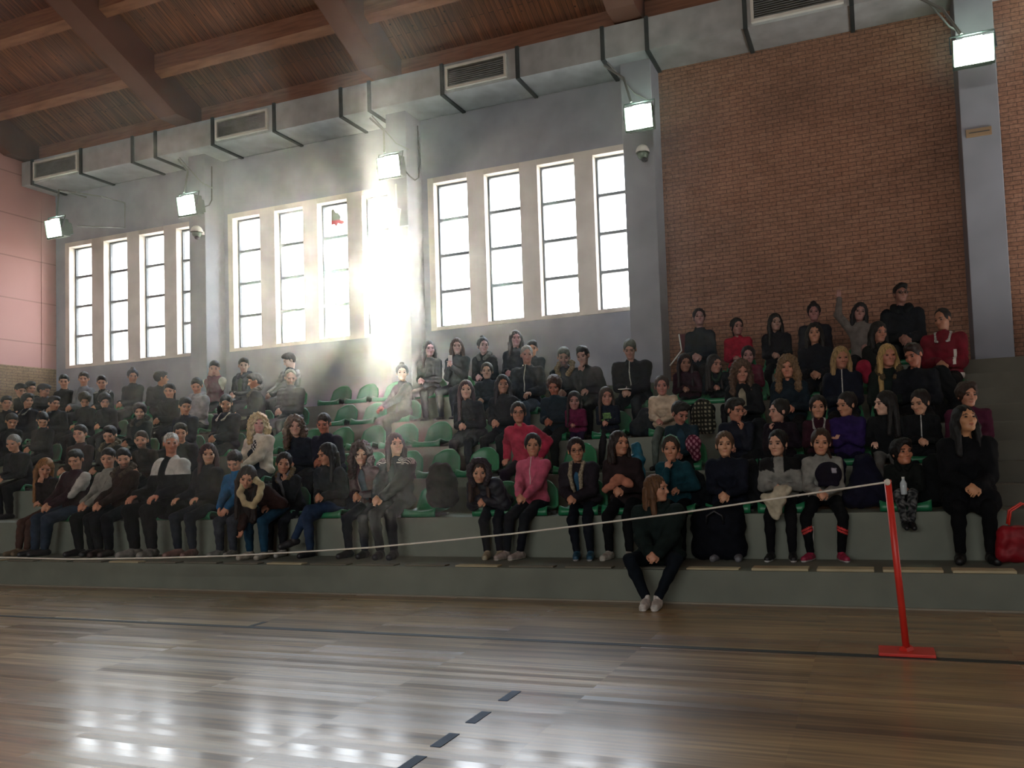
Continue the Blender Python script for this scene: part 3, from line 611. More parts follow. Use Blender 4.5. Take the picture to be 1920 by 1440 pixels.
def person(px, py, row, s, label, hair=('short', '#1c1410'), top=('jacket', '#1b1d26'), legs='#16181f', shoes='#202024', sole=None, pose='lap', look=(0, 0, 0),
           skin='#b98468', lean=None, side=0, turn=0, feet='std', fem=False, inner=None, hood=None, scarf=None, glasses=False, bulk=0.0, beard=None, deco=None,
           lips=None, coat=0.0, Y=None, seatz=None, footz=None, wide=1.0, brow=None, brim=None, name='person', collar=None, band=None, cuffs=None, yoff=0, hs=1.0, fix=False):
    """px, py: where the head sits in the picture; row: tier; s: size of the sitter"""
    global n_people
    n_people += 1; sd = n_people; s *= .92; s0_ = s
    if row == 0: Yp, zs, zf = 6.78, .287, 0.0
    else: Yp, zs, zf = TY[row - 1] + .21, TZ[row - 1] + .07, (TZ[row - 2] if row > 1 else .287)
    Yp = (Y if Y is not None else Yp) + yoff; zs = zs if seatz is None else seatz; zf = zf if footz is None else footz
    rx = math.radians(turn); L = 0.2
    def headpos(L, s):
        up = V3(math.sin(math.radians(side)) * .9, -math.sin(L) * math.cos(math.radians(side)), math.cos(L) * math.cos(math.radians(side)))
        rt = V3(math.cos(rx), math.sin(rx), 0); fw = V3(-math.sin(rx), math.cos(rx), 0)
        u = rt * up[0] + fw * up[1] + V3(0, 0, up[2]); return u, (V3(0, 0, .10) + u * .50 + nrm(u * .6 + V3(0, 0, .5)) * .165) * s
    for it in range(30):
        u, hp = headpos(L, s); q = at(px, py, Y=Yp + hp[1]); zz = (q[2] - zs)
        err = zz / s - hp[2] / s
        if err > 0 and L < .06: L = .03; s = min(s * (1 + .5 * err), 1.3)
        else: L = min(1.05, max(.03, L - err * 1.6 / (.4 + L)))
        if L > .46 and s > s0_ * .80 and not fix: s *= .982
    hs = hs * 1.04 / s ** .9; wide = wide * (1 + .8 * (1 - s / s0_)) * 1.12; bulk += (.018 if row <= 1 else .014)
    u, hp = headpos(L, s); q = at(px, py, Y=Yp + hp[1]); X0 = float(q[0] - hp[0])
    zfix = float(q[2] - zs - hp[2])      # what is left is taken up by the spine
    depth = abs(float(q @ F3)) ; h = min(.0145, max(.0078, depth * .00093)) / s
    PEOPLE.append((px, py, row, round(s, 2), round(math.degrees(L)), round(zfix, 3), round(X0, 2)))
    root_loc = (X0, Yp, zs)
    # unit body frame: x to picture right, -y to the court
    Rt = rotm(turn); Q = lambda p: Rt @ np.asarray(p, float)
    up_l = V3(math.sin(math.radians(side)) * .9, -math.sin(L) * math.cos(math.radians(side)), math.cos(L) * math.cos(math.radians(side))); up_l = nrm(up_l)
    sx = nrm(np.cross(V3(0, -1, 0) * -1, up_l)) * 1.0; sx = V3(1, 0, 0) - up_l * up_l[0]; sx = nrm(sx); fy = np.cross(up_l, sx)   # fy = back direction
    zf_u = zfix / s; P0 = V3(0, 0, .10); Nk = P0 + up_l * (.50 + zf_u)
    Sh = P0 + up_l * (.425 + zf_u); shw = (.140 if fem else .158) * wide
    hc = Nk + nrm(up_l * .6 + V3(0, 0, .5)) * .165
    TR = np.stack([sx, fy, up_l], 1)    # torso rotation
    cam_yaw = math.degrees(math.atan2(-(X0 + hc[0] * s), Yp)) - turn
    hy = max(-85, min(85, cam_yaw + look[0])); HR = rotm(hy, look[1], look[2]); HL = lambda *p: hc + HR @ (V3(*p) * hs)
    fl = (zf - zs) / s            # floor under the feet in unit space
    # ------- limbs
    hands = []; A = {}
    pt = POSES[pose]
    for i, sg in enumerate((-1, 1)):
        sh = Sh + sx * sg * shw; t = pt[i]; pole = V3(sg * .32, .35, -.8); hd = V3(-sg * .45, -.8, -.35); n_ = V3(-sg * .6, .2, -.75); curl = .7
        if isinstance(t, str):
            if t == 'chin': t = HL(sg * .035, -.10, -.15); hd = HR @ V3(-sg * .1, .1, 1); n_ = HR @ V3(-sg * .2, 1, 0); curl = .9; t = t - V3(0, 0, .045)
            elif t == 'chin2': t = HL(sg * .05, -.12, -.16); hd = HR @ V3(-sg * .5, .1, .8); n_ = HR @ V3(-sg * .2, 1, 0); curl = .9
            elif t == 'face': t = HL(-.07 * 1, -.10, -.10); hd = HR @ V3(.2, .15, 1); n_ = HR @ V3(.2, 1, 0); curl = .35; t = t - V3(0, 0, .03)
            elif t == 'face2': t = HL(.07, -.11, -.12); hd = HR @ V3(-.3, .15, 1); n_ = HR @ V3(-.2, 1, 0); curl = .5
            elif t == 'up': t = sh + V3(sg * .12, -.12, .46); hd = V3(sg * .05, -.15, 1); n_ = V3(0, -1, 0); curl = .25; pole = V3(sg * 1, 0, -.1)
        else:
            t = np.array(t, float)
            if pose in ('lap', 'clasp', 'knees', 'low', 'hug'): t = t + V3(up_l[0] * .15, max(-.06, -.12 * math.sin(L)), -.03 * math.sin(L))
            if pose == 'knees' or pose == 'sides': hd = V3(-sg * .1, -.9, -.4); n_ = V3(0, .1, -1); curl = .45
            if pose == 'cross': hd = V3(-sg, -.1, .1) * 1.0; n_ = V3(0, 1, 0); pole = V3(sg * .8, .1, -.7); curl = .4
            if pose == 'phone': hd = V3(-sg * .35, -.45, .75); n_ = V3(-sg * .7, .5, .3); curl = .9
            if pose == 'pray': hd = V3(-sg * .2, -.2, 1); n_ = V3(-sg, 0, 0)
            if pose == 'foot' and i == 0: hd = V3(.1, -.2, -1); pole = V3(-.3, 1, .3); n_ = V3(0, -1, 0)
            if pose == 'low': hd = V3(-sg * .3, -.5, -.8)
        hd = nrm(hd); wpos = t if isinstance(pt[i], str) else t - hd * .05
        el, wpos = ik(sh, wpos, .275, .25, pole)
        A[i] = (sh, el, wpos, hd, n_, curl)
    G = {}
    for i, sg in enumerate((-1, 1)):
        hip = V3(sg * .088, 0, .085); an = V3(sg * .12, -.36, fl + .085); pole = V3(sg * .08, -1, .9); toe = V3(sg * .15, -1, 0)
        if feet == 'apart': an = V3(sg * .17, -.36, fl + .085); pole = V3(sg * .5, -1, .6); toe = V3(sg * .4, -1, 0)
        if feet == 'in': an = V3(sg * .06, -.34, fl + .085); pole = V3(sg * .55, -1, .6); toe = V3(0, -1, 0)
        if feet == 'out': an = V3(sg * .10, -.55, fl + .085)
        if feet == 'tuck': an = V3(sg * .11, -.22, fl + .10)
        if feet == 'shiftl': an = V3(sg * .09 - .12, -.40, fl + .085); toe = V3(-.3, -1, 0)
        if feet == 'shiftr': an = V3(sg * .09 + .12, -.40, fl + .085); toe = V3(.3, -1, 0)
        if feet == 'crossl' and sg == 1: an = V3(-.30, -.44, fl + .24); pole = V3(-.2, -1, 1.6); toe = V3(-.6, -.8, -.2)
        if feet == 'crossr' and sg == -1: an = V3(.26, -.44, fl + .22); pole = V3(.2, -1, 1.6); toe = V3(.6, -.8, -.2)
        if feet == 'kerb': an = V3(sg * .055, -.50, fl + .085); pole = V3(sg * .75, -.8, .9); toe = V3(0, -1, 0)
        if feet == 'dangle': an = V3(sg * .05 + .02, -.40, max(fl + .09, -.24)); toe = V3(.15, -1, -.2)
        if feet == 'up': an = V3(sg * .08 - .30, -.25, .06); pole = V3(-.6, -.4, 1); toe = V3(-1, -.3, 0)
        kn, an = ik(hip, an, .42, .40, pole); G[i] = (hip, kn, an, nrm(toe))
    # ------- the body, one continuous surface
    b = Sdf(); cs = .82 if fem else 1.0
    b.e(P0 + V3(0, 0, .01), (.135, .095, .10), k=.03).e(P0 + up_l * .30, (.125, .075, .20), TR, k=.05)
    b.c(Sh - sx * shw * .8, Sh + sx * shw * .8, .045, None, .05).c(Nk - up_l * .06, hc + HR @ V3(0, .02, -.06), .054 * (.88 if fem else 1), .047 * (.9 if fem else 1), .03)
    for i in (0, 1):
        sh, el, wp, hd, n_, cu = A[i]; b.c(sh, el, .042, .033, .02); b.c(el, wp, .033, .024, .02); hand(b, wp, hd, n_, -1 if i == 0 else 1, cu, .95 if not fem else .88)
        hip, kn, an, to = G[i]; b.c(hip, kn, .072, .048, .03); b.c(kn, an, .047, .03, .02); b.c(an, an + to * .10 - V3(0, 0, .045), .028, .02, .02)
    g = hs; E_ = lambda c, r, k=.02, sub=False: b.e(HL(*c), tuple(x * g for x in r), HR, k, sub); C_ = lambda p, q_, ra, rb, k=.01: b.c(HL(*p), HL(*q_), ra * g, rb * g, k)
    E_((0, .012, .030), (.077, .094, .092), .02); E_((0, -.020, -.040), (.058, .066, .066), .03); C_((-.018, -.056, -.080), (.018, -.056, -.080), .020, .020, .025)
    E_((0, -.070, -.084), (.018, .016, .015), .02); E_((-.036, -.058, -.018), (.028, .028, .028), .02); E_((.036, -.058, -.018), (.028, .028, .028), .02)
    C_((-.036, -.078, .034), (.036, -.078, .034), .012, .012, .014)
    for sg in (-1, 1): E_((sg * .033, -.098, .010), (.017, .014, .011), .012, True)
    C_((0, -.084, .014), (0, -.106, -.022), .008, .0125, .010); C_((-.012, -.092, -.026), (.012, -.092, -.026), .008, .008, .008)
    C_((-.016, -.083, -.050), (.016, -.083, -.050), .0065, .0065, .006); C_((-.012, -.082, -.059), (.012, -.082, -.059), .007, .007, .005)
    for sg in (-1, 1): E_((sg * .080, .010, -.004), (.010, .018, .030), .006)
    v, qd = surf(b, h)
    base = np.array(lin(skin)); col = np.tile(base, (len(v), 1)); loc = (v - hc) @ HR / g
    def paint(mask, c, a=1.0): col[mask] = col[mask] * (1 - a) + np.array(c) * a
    hcol = np.array(lin(hair[1])); headm = np.linalg.norm(loc, axis=1) < .16
    lc = np.array(lin(lips)) if lips else base * np.array([.75, .42, .45])
    paint(headm & ((loc[:, 0] / .022) ** 2 + ((loc[:, 2] + .054) / .0105) ** 2 < 1) & (loc[:, 1] < -.070), lc, .65)
    bc = hcol if brow is None else np.array(lin(brow))
    for sg in (-1, 1): paint(headm & (np.abs(loc[:, 0] - sg * .036) < .021) & (np.abs(loc[:, 2] - .033 + .25 * abs(loc[:, 0] - sg * .03)) < (.0028 if fem else .0048) + h * .2) & (loc[:, 1] < -.06), bc, .85)
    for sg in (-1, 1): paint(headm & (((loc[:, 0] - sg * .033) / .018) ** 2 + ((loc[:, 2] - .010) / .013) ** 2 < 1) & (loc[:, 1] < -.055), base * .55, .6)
    if beard: paint(headm & (loc[:, 2] < -.035) & (loc[:, 1] < .02) & ~((np.abs(loc[:, 0]) < .02) & (np.abs(loc[:, 2] + .055) < .011)) & (loc[:, 2] > -.13), lin(beard), .7)
    body = smesh(name, v, qd, M['skin'], None, col)
    body.location = root_loc; body.rotation_euler = (0, 0, rx); body.scale = (s, s, s)
    tag(body, label, 'person')
    PR = lambda nm, sdf, m, c, hh=None: smesh(nm, *surf(sdf, hh or h), M[m], body, lin(c) if isinstance(c, str) else c) if len(sdf.ops) else None
    # ------- eyes
    for sg in (-1, 1):
        e = bpy.data.objects.new('eye', EYE_DATA); COL.objects.link(e); e.parent = body
        e.matrix_local = Matrix.Translation(Vector(HL(sg * .033, -.0745, .010))) @ Matrix(HR.tolist()).to_4x4() @ Matrix.Diagonal((.0135 * g, .0135 * g, .0082 * g, 1))
    # ------- hair
    ht, hcl = hair[0], hair[1]; hr = Sdf(); HE = lambda c, r, k=.015, sub=False: hr.e(HL(*c), tuple(x * g for x in r), HR, k, sub)
    dn = V3(0, 0, -1); HW = lambda p, drop, ox=0, oy=0: HL(*p) + dn * drop * g + HR @ V3(ox, oy, 0)
    if ht != 'bald':
        big = {'curly': 1.28, 'afro': 1.22, 'messy': 1.1}.get(ht, 1.0); w_ = (.091 if ht not in ('short', 'quiff', 'grey', 'thin') else .084) * (1 + (big - 1) * .9)
        HE((0, .026, .036), (w_, .104 * (1 + (big - 1) * .8), .104 * (1 + (big - 1) * .6)))
        if ht in ('short', 'messy'): HE((.012, -.030, .098), (.062, .066, .044), .03)
        if ht == 'quiff': HE((0, -.035, .110), (.055, .06, .042), .03)
        if ht in ('short', 'quiff', 'messy', 'grey'):
            hr.e(HL(0, -.045, -.095), (.105, .115, .098), HR, .01, True); HE((0, -.112, -.014), (.073, .076, .102), .01, True)
        elif ht == 'thin':
            hr.e(HL(0, -.06, -.075), (.11, .125, .105), HR, .01, True); HE((0, -.095, .02), (.070, .09, .100), .012, True)
        elif ht in ('bun', 'pony', 'braid', 'topknot'):
            HE((0, -.112, -.018), (.078, .078, .110), .01, True); hr.e(HL(0, -.02, -.10), (.10, .085, .085), HR, .01, True)
            if ht in ('bun', 'topknot'): HE((0, .05, .135) if ht == 'topknot' else (0, .095, .09), (.038, .038, .036), .01)
            if ht == 'pony': hr.c(HL(0, .10, .085), HW((0, .15, .05), .03), .03, .03, .01).c(HW((0, .15, .05), .03), HW((0, .125, 0), .20), .03, .016, .01)
            if ht == 'braid': hr.c(HL(.05, .07, -.05), HW((.09, .0, -.10), .05), .024, .024, .01).c(HW((.09, .0, -.10), .05), HW((.085, -.05, -.10), .22), .024, .014, .01)
        elif ht == 'capup': pass
        else:
            ln = {'long': .24, 'longer': .34, 'bob': .09, 'curly': .17, 'afro': .06, 'bangs': .22, 'vlong': .44}.get(ht, .24); fat = .031 if ht not in ('curly', 'afro') else .045; wd = 1.08 if ht not in ('curly', 'afro') else 1.25
            zc_ = -.052 if ht == 'bangs' else -.022
            for sg in (-1, 1):
                hr.c(HL(sg * .070 * wd, .012, .03), HW((sg * .080 * wd, .0, -.06), 0), .022 + fat * .3, fat * 1.1, .02)
                hr.c(HW((sg * .080 * wd, .0, -.06), 0), HW((sg * .086 * wd, -.028, -.10), ln * .8), fat * 1.1, fat * .85, .02)
                hr.c(HW((sg * .05, .07, -.02), 0), HW((sg * .06 * wd, .085, -.08), ln), fat * 1.8, fat * 1.3, .03)
            hr.c(HL(0, .07, -.01), HW((0, .09, -.08), ln), fat * 2, fat * 1.5, .03)
            HE((0, -.118, zc_), (.064 if ht != 'curly' else .060, .080, .108), .008, True)
        am = {'curly': .013, 'afro': .013, 'messy': .006}.get(ht, .0028); fq = {'curly': 75, 'afro': 80, 'messy': 70}.get(ht, 0)
        if fq: hr.disp = lambda P: am * np.sin(fq * P[:, 0] + 2 * np.sin(31 * P[:, 2] + sd)) * np.sin(fq * .9 * P[:, 2] + 2 * np.sin(27 * P[:, 1])) + .3 * am * np.sin(fq * 1.9 * P[:, 1] + 33 * P[:, 0])
        elif ht in ('short', 'quiff', 'grey', 'thin'): hr.disp = lambda P: .0040 * np.sin(88 * P[:, 0] + 2 * np.sin(40 * P[:, 1] + sd)) * np.sin(80 * P[:, 1] + 50 * P[:, 2])
        else: hr.disp = lambda P: am * np.sin(150 * P[:, 0] + 70 * P[:, 1] + 3 * np.sin(22 * P[:, 2] + sd))
        PR('hair', hr, 'hair', hcl)
        if band: PR('hair_band', Sdf().c(HL(-.088, .0, .05), HL(-.06, -.012, .115), .008).c(HL(-.06, -.012, .115), HL(0, -.02, .142), .008).c(HL(0, -.02, .142), HL(.06, -.012, .115), .008).c(HL(.06, -.012, .115), HL(.088, .0, .05), .008), 'cloth', band)
    # ------- trousers
    t = Sdf(); t.e(P0 + V3(0, 0, -.005), (.158 * wide, .118, .108), k=.03)
    for i in (0, 1):
        hip, kn, an, to = G[i]; lw = .9 if fem else 1.0; t.c(hip, kn, .096 * lw, .073 * lw, .03); t.c(kn, kn + (an - kn) * .35, .070 * lw, .066 * lw, .02).c(kn + (an - kn) * .35, an + (kn - an) * .06, .066 * lw, .050 * lw, .02)
    t.disp = wr(.0035, sd); v, qd = surf(t, h); cc = np.tile(np.array(lin(legs)), (len(v), 1))
    if deco == 'knee_stripes':
        for i in (0, 1):
            hip, kn, an, to = G[i]; ax = nrm(an - kn); tt = (v - kn) @ ax; rad = np.linalg.norm(v - kn - tt[:, None] * ax, axis=1); sl = tt + .35 * (v[:, 0] - kn[0]) * (1 if i == 0 else -1)
            cc[(rad < .085) & (tt > .05) & ((np.abs(sl - .13) < .012) | (np.abs(sl - .165) < .012))] = lin('#e04a48')
    if deco == 'camo':
        k_ = np.sin(43 * v[:, 0] + 3 * np.sin(31 * v[:, 2])) * np.sin(39 * v[:, 2] + 3 * np.sin(27 * v[:, 1])); cc[k_ > .25] = lin('#6c6c6a'); cc[k_ < -.35] = lin('#26282a')
    smesh('trousers', v, qd, M['cloth'], body, cc)
    # ------- shoes
    for i in (0, 1):
        hip, kn, an, to = G[i]; tf = V3(to[0], to[1], 0); tf = nrm(tf); bz = an[2] - .085; gd = V3(0, 0, 1)
        if abs(to[2]) > .1: tf = to
        hl = an + tf * -.035 - V3(0, 0, .045); sh_ = Sdf(); m_ = an + tf * .06 - V3(0, 0, .045); te = an + tf * .165 - V3(0, 0, .052)
        sh_.c(hl, m_, .042, .045, .02).c(m_, te, .046, .038, .02).c(an - V3(0, 0, .03), an + V3(0, 0, .012), .042, .040, .02).cut((0, 0, 1), (0, 0, min(hl[2], te[2]) - .034))
        sho = PR('shoe', sh_, 'leather', shoes)
        if sole and row <= 1:
            so_ = Sdf().c(hl, m_, .046, .049, .01).c(m_, te, .050, .042, .01); zb = min(hl[2], te[2]) - .034; so_.cut((0, 0, 1), (0, 0, zb)).cut((0, 0, -1), (0, 0, zb + .024))
            o = PR('sole', so_, 'leather', sole); o.parent = sho
    # ------- upper clothes
    kind, tc_ = top[0], top[1]; b2 = bulk + {'puffer': .022, 'coat': .014, 'jacket': .010, 'hoodie': .006, 'sweater': .0}.get(kind, .008)
    t = Sdf(); lw = cs ** .3
    t.e(P0 + V3(0, -.005, .015), ((.150 + b2) * wide, .115 + b2, .105), k=.05).e(P0 + up_l * .16, ((.136 + b2) * wide * lw, .105 + b2, .15), TR, k=.05)
    t.e(P0 + up_l * (.33 + zf_u) + fy * .005, ((.150 + b2) * wide * lw, .106 + b2, .17), TR, k=.05); t.c(Sh - sx * shw * .9 - up_l * .012, Nk - up_l * .045, .056 + b2 * .5, .060, .05).c(Sh + sx * shw * .9 - up_l * .012, Nk - up_l * .045, .056 + b2 * .5, .060, .05)
    t.c(Nk - up_l * .075, Nk - up_l * .02 + (hc - Nk) * .18, .072 + b2 * .3, .066, .035)
    for i in (0, 1):
        sh, el, wp, hd, n_, cu = A[i]; t.c(sh, el, .057 + b2 * .75, .048 + b2 * .7, .03); t.c(el, wp + (el - wp) * .05, .047 + b2 * .7, .036 + b2 * .45, .02)
        if coat:
            hip, kn, an, to = G[i]; t.c(hip, hip + (kn - hip) * coat, .100 + b2, .085 + b2, .05)
            if coat > .8: t.c(kn + V3(0, .03, 0), kn + (an - kn) * (coat - .8) * 2, .085, .085, .06)
    # neck opening
    t.c(Nk - up_l * .01 + (hc - Nk) * .1, hc, .052, .068, .01, True)
    opened = inner is not None
    if opened:
        F_ = .106 + b2 + .02; f0 = P0 + up_l * (.50 + zf_u) - fy * (F_ - .015); f1 = P0 + up_l * .0 - fy * (F_ + .005)
        t.c(f0, f1, .075, .042, .010, True)
    if kind == 'puffer':
        ax = TR; org = P0.copy()
        t.disp = lambda P: -.006 * np.abs(np.sin(((P - org) @ up_l) * 42)) + wr(.002, sd)(P)
    else: t.disp = wr(.0050 if kind != 'sweater' else .0035, sd)
    v, qd = surf(t, h); cc = np.tile(np.array(lin(tc_)), (len(v), 1)); tl = (v - P0) @ TR
    if deco == 'tracksuit':      # pale grey with black shoulders
        cc[(tl[:, 2] > .40 - .35 * np.abs(np.abs(tl[:, 0]) - .14)) & (np.abs(tl[:, 0]) > .055)] = lin('#121316')
    if deco == 'yoke': cc[(tl[:, 2] > .33) & (np.abs(tl[:, 0]) > .05)] = lin('#c9c6be')
    if deco == 'stripes':
        for i in (0, 1):
            sh = A[i][0]; k_ = (v - sh) @ fy; m_ = (np.linalg.norm(v - sh, axis=1) < .14) & (tl[:, 2] > .44) & (np.abs(((k_ * 55) % 1) - .5) < .18); cc[m_] = lin('#b8b4b0')
    if deco == 'whitesleeve': cc[(np.abs(tl[:, 0]) > .17) & (tl[:, 2] > .1)] = lin('#c4bcb4')
    if deco == 'print': cc[(np.abs(tl[:, 0]) < .09) & (np.abs(tl[:, 2] - .30) < .06) & (tl[:, 1] < 0) & (np.sin(tl[:, 0] * 210) * np.sin(tl[:, 2] * 130 + 1) > -.1)] = lin('#7cb05c')
    if deco == 'white_hem': cc[(tl[:, 2] < .03)] = lin('#d4d0c8'); cc[(np.abs(tl[:, 0] - .13) < .014) & (tl[:, 2] > .12) & (tl[:, 2] < .30)] = lin('#d8d4cc')
    if deco == 'zip': cc[(np.abs(tl[:, 0]) < .006) & (tl[:, 1] < 0) & (tl[:, 2] > .15)] = lin('#c8c8c4')
    nm = {'puffer': 'padded_jacket', 'coat': 'coat', 'jacket': 'jacket', 'hoodie': 'hooded_sweatshirt', 'sweater': 'sweater', 'vest': 'vest'}.get(kind, 'jacket')
    smesh(nm, v, qd, M['nylon' if kind in ('puffer', 'vest') else 'cloth'], body, cc)
    if opened:
        t = Sdf(); q_ = b2 * .55; t.e(P0 + up_l * .16, (.125, .103 + q_, .15), TR, k=.05).e(P0 + up_l * (.32 + zf_u) + fy * .003, (.135, .104 + q_, .165), TR, k=.05).c(Nk - up_l * .08, Nk - up_l * .03 + (hc - Nk) * .1, .066, .058, .03).c(Nk, hc, .050, .06, .01, True)
        v, qd = surf(t, h); cc = np.tile(np.array(lin(inner)), (len(v), 1))
        if deco == 'plaid': k_ = np.sin(v[:, 0] * 130) * np.sin(v[:, 2] * 110); cc[k_ > .2] = lin('#d8d4cc')
        smesh('shirt', v, qd, M['cloth'], body, cc)
    if hood:
        r_ = .036 if hood[0] != 'up' else .035; t = Sdf(); hk = hood[0]
        if hk == 'fur': pts_ = [Nk + sx * a - fy * f_ + up_l * z for a, f_, z in ((-.07, .10, -.06), (-.12, .02, .01), (-.10, -.07, .06), (0, -.10, .085), (.10, -.07, .06), (.12, .02, .01), (.07, .10, -.06))]
        elif hk == 'up': pts_ = [HL(*p) for p in ((-.06, -.075, -.11), (-.10, -.05, -.02), (-.095, -.045, .07), (-.05, -.045, .135), (.05, -.045, .135), (.095, -.045, .07), (.10, -.05, -.02), (.06, -.075, -.11))]
        else: pts_ = [Nk + sx * a - fy * f_ + up_l * z for a, f_, z in ((-.05, .085, -.04), (-.09, .03, 0), (-.085, -.06, .03), (0, -.095, .035), (.085, -.06, .03), (.09, .03, 0), (.05, .085, -.04))]
        for a_, b_ in zip(pts_[:-1], pts_[1:]): t.c(a_, b_, r_, r_, .02)
        if hk == 'up': t.e(HL(0, .035, .03), (.108, .11, .122), HR, .03); t.c(HL(0, .05, -.05), Nk + fy * .04, .08, .08, .05); t.e(HL(0, -.13, -.03), (.075, .11, .115), HR, .01, True)
        if hk in ('fur', 'up') and hood[2:] != ('plain',): t.disp = lambda P: .007 * np.sin(95 * P[:, 0] + 40 * P[:, 2]) * np.sin(88 * P[:, 2] + 60 * P[:, 1])
        elif hk == 'down': t.c(Nk + fy * .09, Nk + fy * .12 - up_l * .12, .06, .05, .04)
        PR('hood' if hk != 'fur' else 'fur_collar', t, 'fur' if hk == 'fur' or (hk == 'up' and hood[2:] != ('plain',)) else 'cloth', hood[1])
    if scarf:
        t = Sdf(); pts_ = [Nk + sx * a - fy * f_ + up_l * z for a, f_, z in ((0, .115, -.09), (-.06, .10, -.045), (-.085, .03, .01), (-.06, -.06, .035), (0, -.08, .04), (.06, -.06, .035), (.085, .03, .01), (.06, .10, -.045), (0, .115, -.09))]
        for a_, b_ in zip(pts_[:-1], pts_[1:]): t.c(a_, b_, .032, .034, .015)
        if len(scarf) > 7: scarf_c = scarf[:7]; t.c(Nk - fy * .125 - up_l * .10 + sx * .02, Nk - fy * .145 - up_l * .30 + sx * .03, .035, .03, .02)
        else: scarf_c = scarf
        t.disp = wr(.006, sd, 1.6); PR('scarf', t, 'cloth', scarf_c)
    if glasses:
        gl = MB()
        for sg in (-1, 1):
            gl.tube([HL(sg * .033 + .021 * math.cos(w), -.099 + .004 * abs(math.cos(w)), .008 + .015 * math.sin(w)) for w in [k * math.pi / 7 for k in range(15)]], .0028, 5, cap=False)
            gl.tube([HL(sg * .054, -.096, .014), HL(sg * .078, -.05, .014), HL(sg * .080, .008, .006)], .0025, 5)
        gl.tube([HL(-.012, -.104, .012), HL(.012, -.104, .012)], .0026, 5); gl.obj('glasses', M['black'], body)
    if collar:
        F_ = .106 + b2 + .012; t = Sdf(); cr_ = .026 if kind == 'coat' else .014; dr = .30 if kind == 'coat' else .06
        pts_ = [P0 + up_l * (.46 + zf_u - dr) - fy * F_ - sx * .05, Nk - up_l * .09 - fy * (F_ - .02) - sx * .07, Nk - fy * .02 - sx * .085 + up_l * .01, Nk + fy * .06 + up_l * .03, Nk - fy * .02 + sx * .085 + up_l * .01, Nk - up_l * .09 - fy * (F_ - .02) + sx * .07, P0 + up_l * (.46 + zf_u - dr) - fy * F_ + sx * .05]
        for a_, b_ in zip(pts_[:-1], pts_[1:]): t.c(a_, b_, cr_ * 1.1, cr_, .015)
        PR('collar', t, 'fur', collar)
    if brim: PR('cap', Sdf().e(HL(0, .01, .06), (.09, .106, .085), HR, .01).c(HL(-.03, -.09, .075), HL(-.02, -.14, .068), .02, .015, .02).c(HL(.03, -.09, .075), HL(.02, -.14, .068), .02, .015, .02), 'cloth', brim)
    body['_h'] = 0; del body['_h']
    T = lambda p: Vector(root_loc) + Vector(Rt @ np.asarray(p, float)) * s
    return dict(body=body, T=T, hands=[T(A[0][2] + A[0][3] * .09), T(A[1][2] + A[1][3] * .09)], hc=T(hc), HR=Rt @ HR, s=s, Nk=T(Nk), P0=T(P0), knees=[T(G[0][1]), T(G[1][1])], feet=[T(G[0][2]), T(G[1][2])])
# ---------------------------------------------------------------- the spectators, front row first
DK, NV, BK, BR, MR, GN = '#1c1d22', '#191d2b', '#121317', '#3a2a24', '#4a1c28', '#1f2e28'
P = {}
# girl alone on the kerb
P['kerb'] = person(1232, 918, 0, .93, 'long-haired girl in dark green hooded jacket sitting on the low kerb', ('longer', '#6a4a30'), ('hoodie', '#1d2a28'), '#151d26', '#d4d0c8', '#d8d6d0',
    pose='clasp', look=(62, 0, 0), feet='kerb', fem=True, skin='#c08c70', hood=('down', '#1d2a28'), turn=5, bulk=.035, wide=1.2)
# front tier, left to right
P[1] = person(25, 832, 2, 1.05, 'older grey-haired man in dark jacket at the far left edge', ('grey', '#8a8680'), ('jacket', '#1a1d27'), BK, look=(-30, 15, 0), pose='clasp')
P[2] = person(84, 878, 1, .95, 'woman with long fair-brown hair bending forward at the left, front tier', ('vlong', '#94683c'), ('jacket', '#2a1f22'), '#4a3028', '#6a5a44', pose='chinL', look=(5, 22, 12), fem=True, feet='shiftl', side=-4)
P[3] = person(142, 862, 1, .98, 'young man in maroon jacket with his hair over his forehead, front tier', ('quiff', '#17110f'), ('jacket', '#3a1a24'), '#2a3648', '#26282c', pose='clasp', look=(-25, 25, 0), side=3, feet='shiftl', deco='whitesleeve')
P[4] = person(203, 860, 1, .92, 'youth in pale grey sweater half behind the bearded man in brown', ('short', '#1a1412'), ('sweater', '#8a8880'), '#16181c', '#2c2c2e', pose='clasp', look=(-15, 15, 0), side=-4)
P[5] = person(232, 860, 1, 1.0, 'bearded young man in brown fur-collared coat, front tier', ('quiff', '#18110e'), ('coat', '#3c2c26'), '#17191f', '#3a2a28', pose='clasp', look=(-5, 20, -6), beard='#1c1412', hood=('fur', '#5a4c40'), feet='shiftr')
P[6] = person(321, 832, 1, 1.05, 'white-haired man in dark jacket with pale shoulders, front tier', ('grey', '#c8c4bc'), ('jacket', '#17191e'), '#16171c', '#8a8680', pose='knees', look=(5, 5, 0), deco='yoke', skin='#b87c62', coat=.4, bulk=.01)
P[7] = person(391, 852, 1, .95, 'woman with straight maroon hair and dark jacket beside the white-haired man', ('long', '#3a2224'), ('jacket', '#20202a'), '#28303c', '#8a6a60', pose='knees', look=(0, 10, 0), fem=True, skin='#bc8c70', side=3)
P[8] = person(440, 866, 1, .92, 'youth in bright blue jacket mostly hidden behind the bending girl', ('short', '#20160f'), ('jacket', '#1f5a86'), '#3c4048', '#8a8a84', pose='low', look=(-20, 35, 0), side=-6)
P[9] = person(463, 896, 1, .95, 'long-haired girl in cream scarf bending down to touch her shoe', ('vlong', '#241812'), ('jacket', '#3c2420'), '#1c4058', '#b0a898', pose='foot', look=(-5, 25, 12), fem=True, yoff=-.18, fix=True)
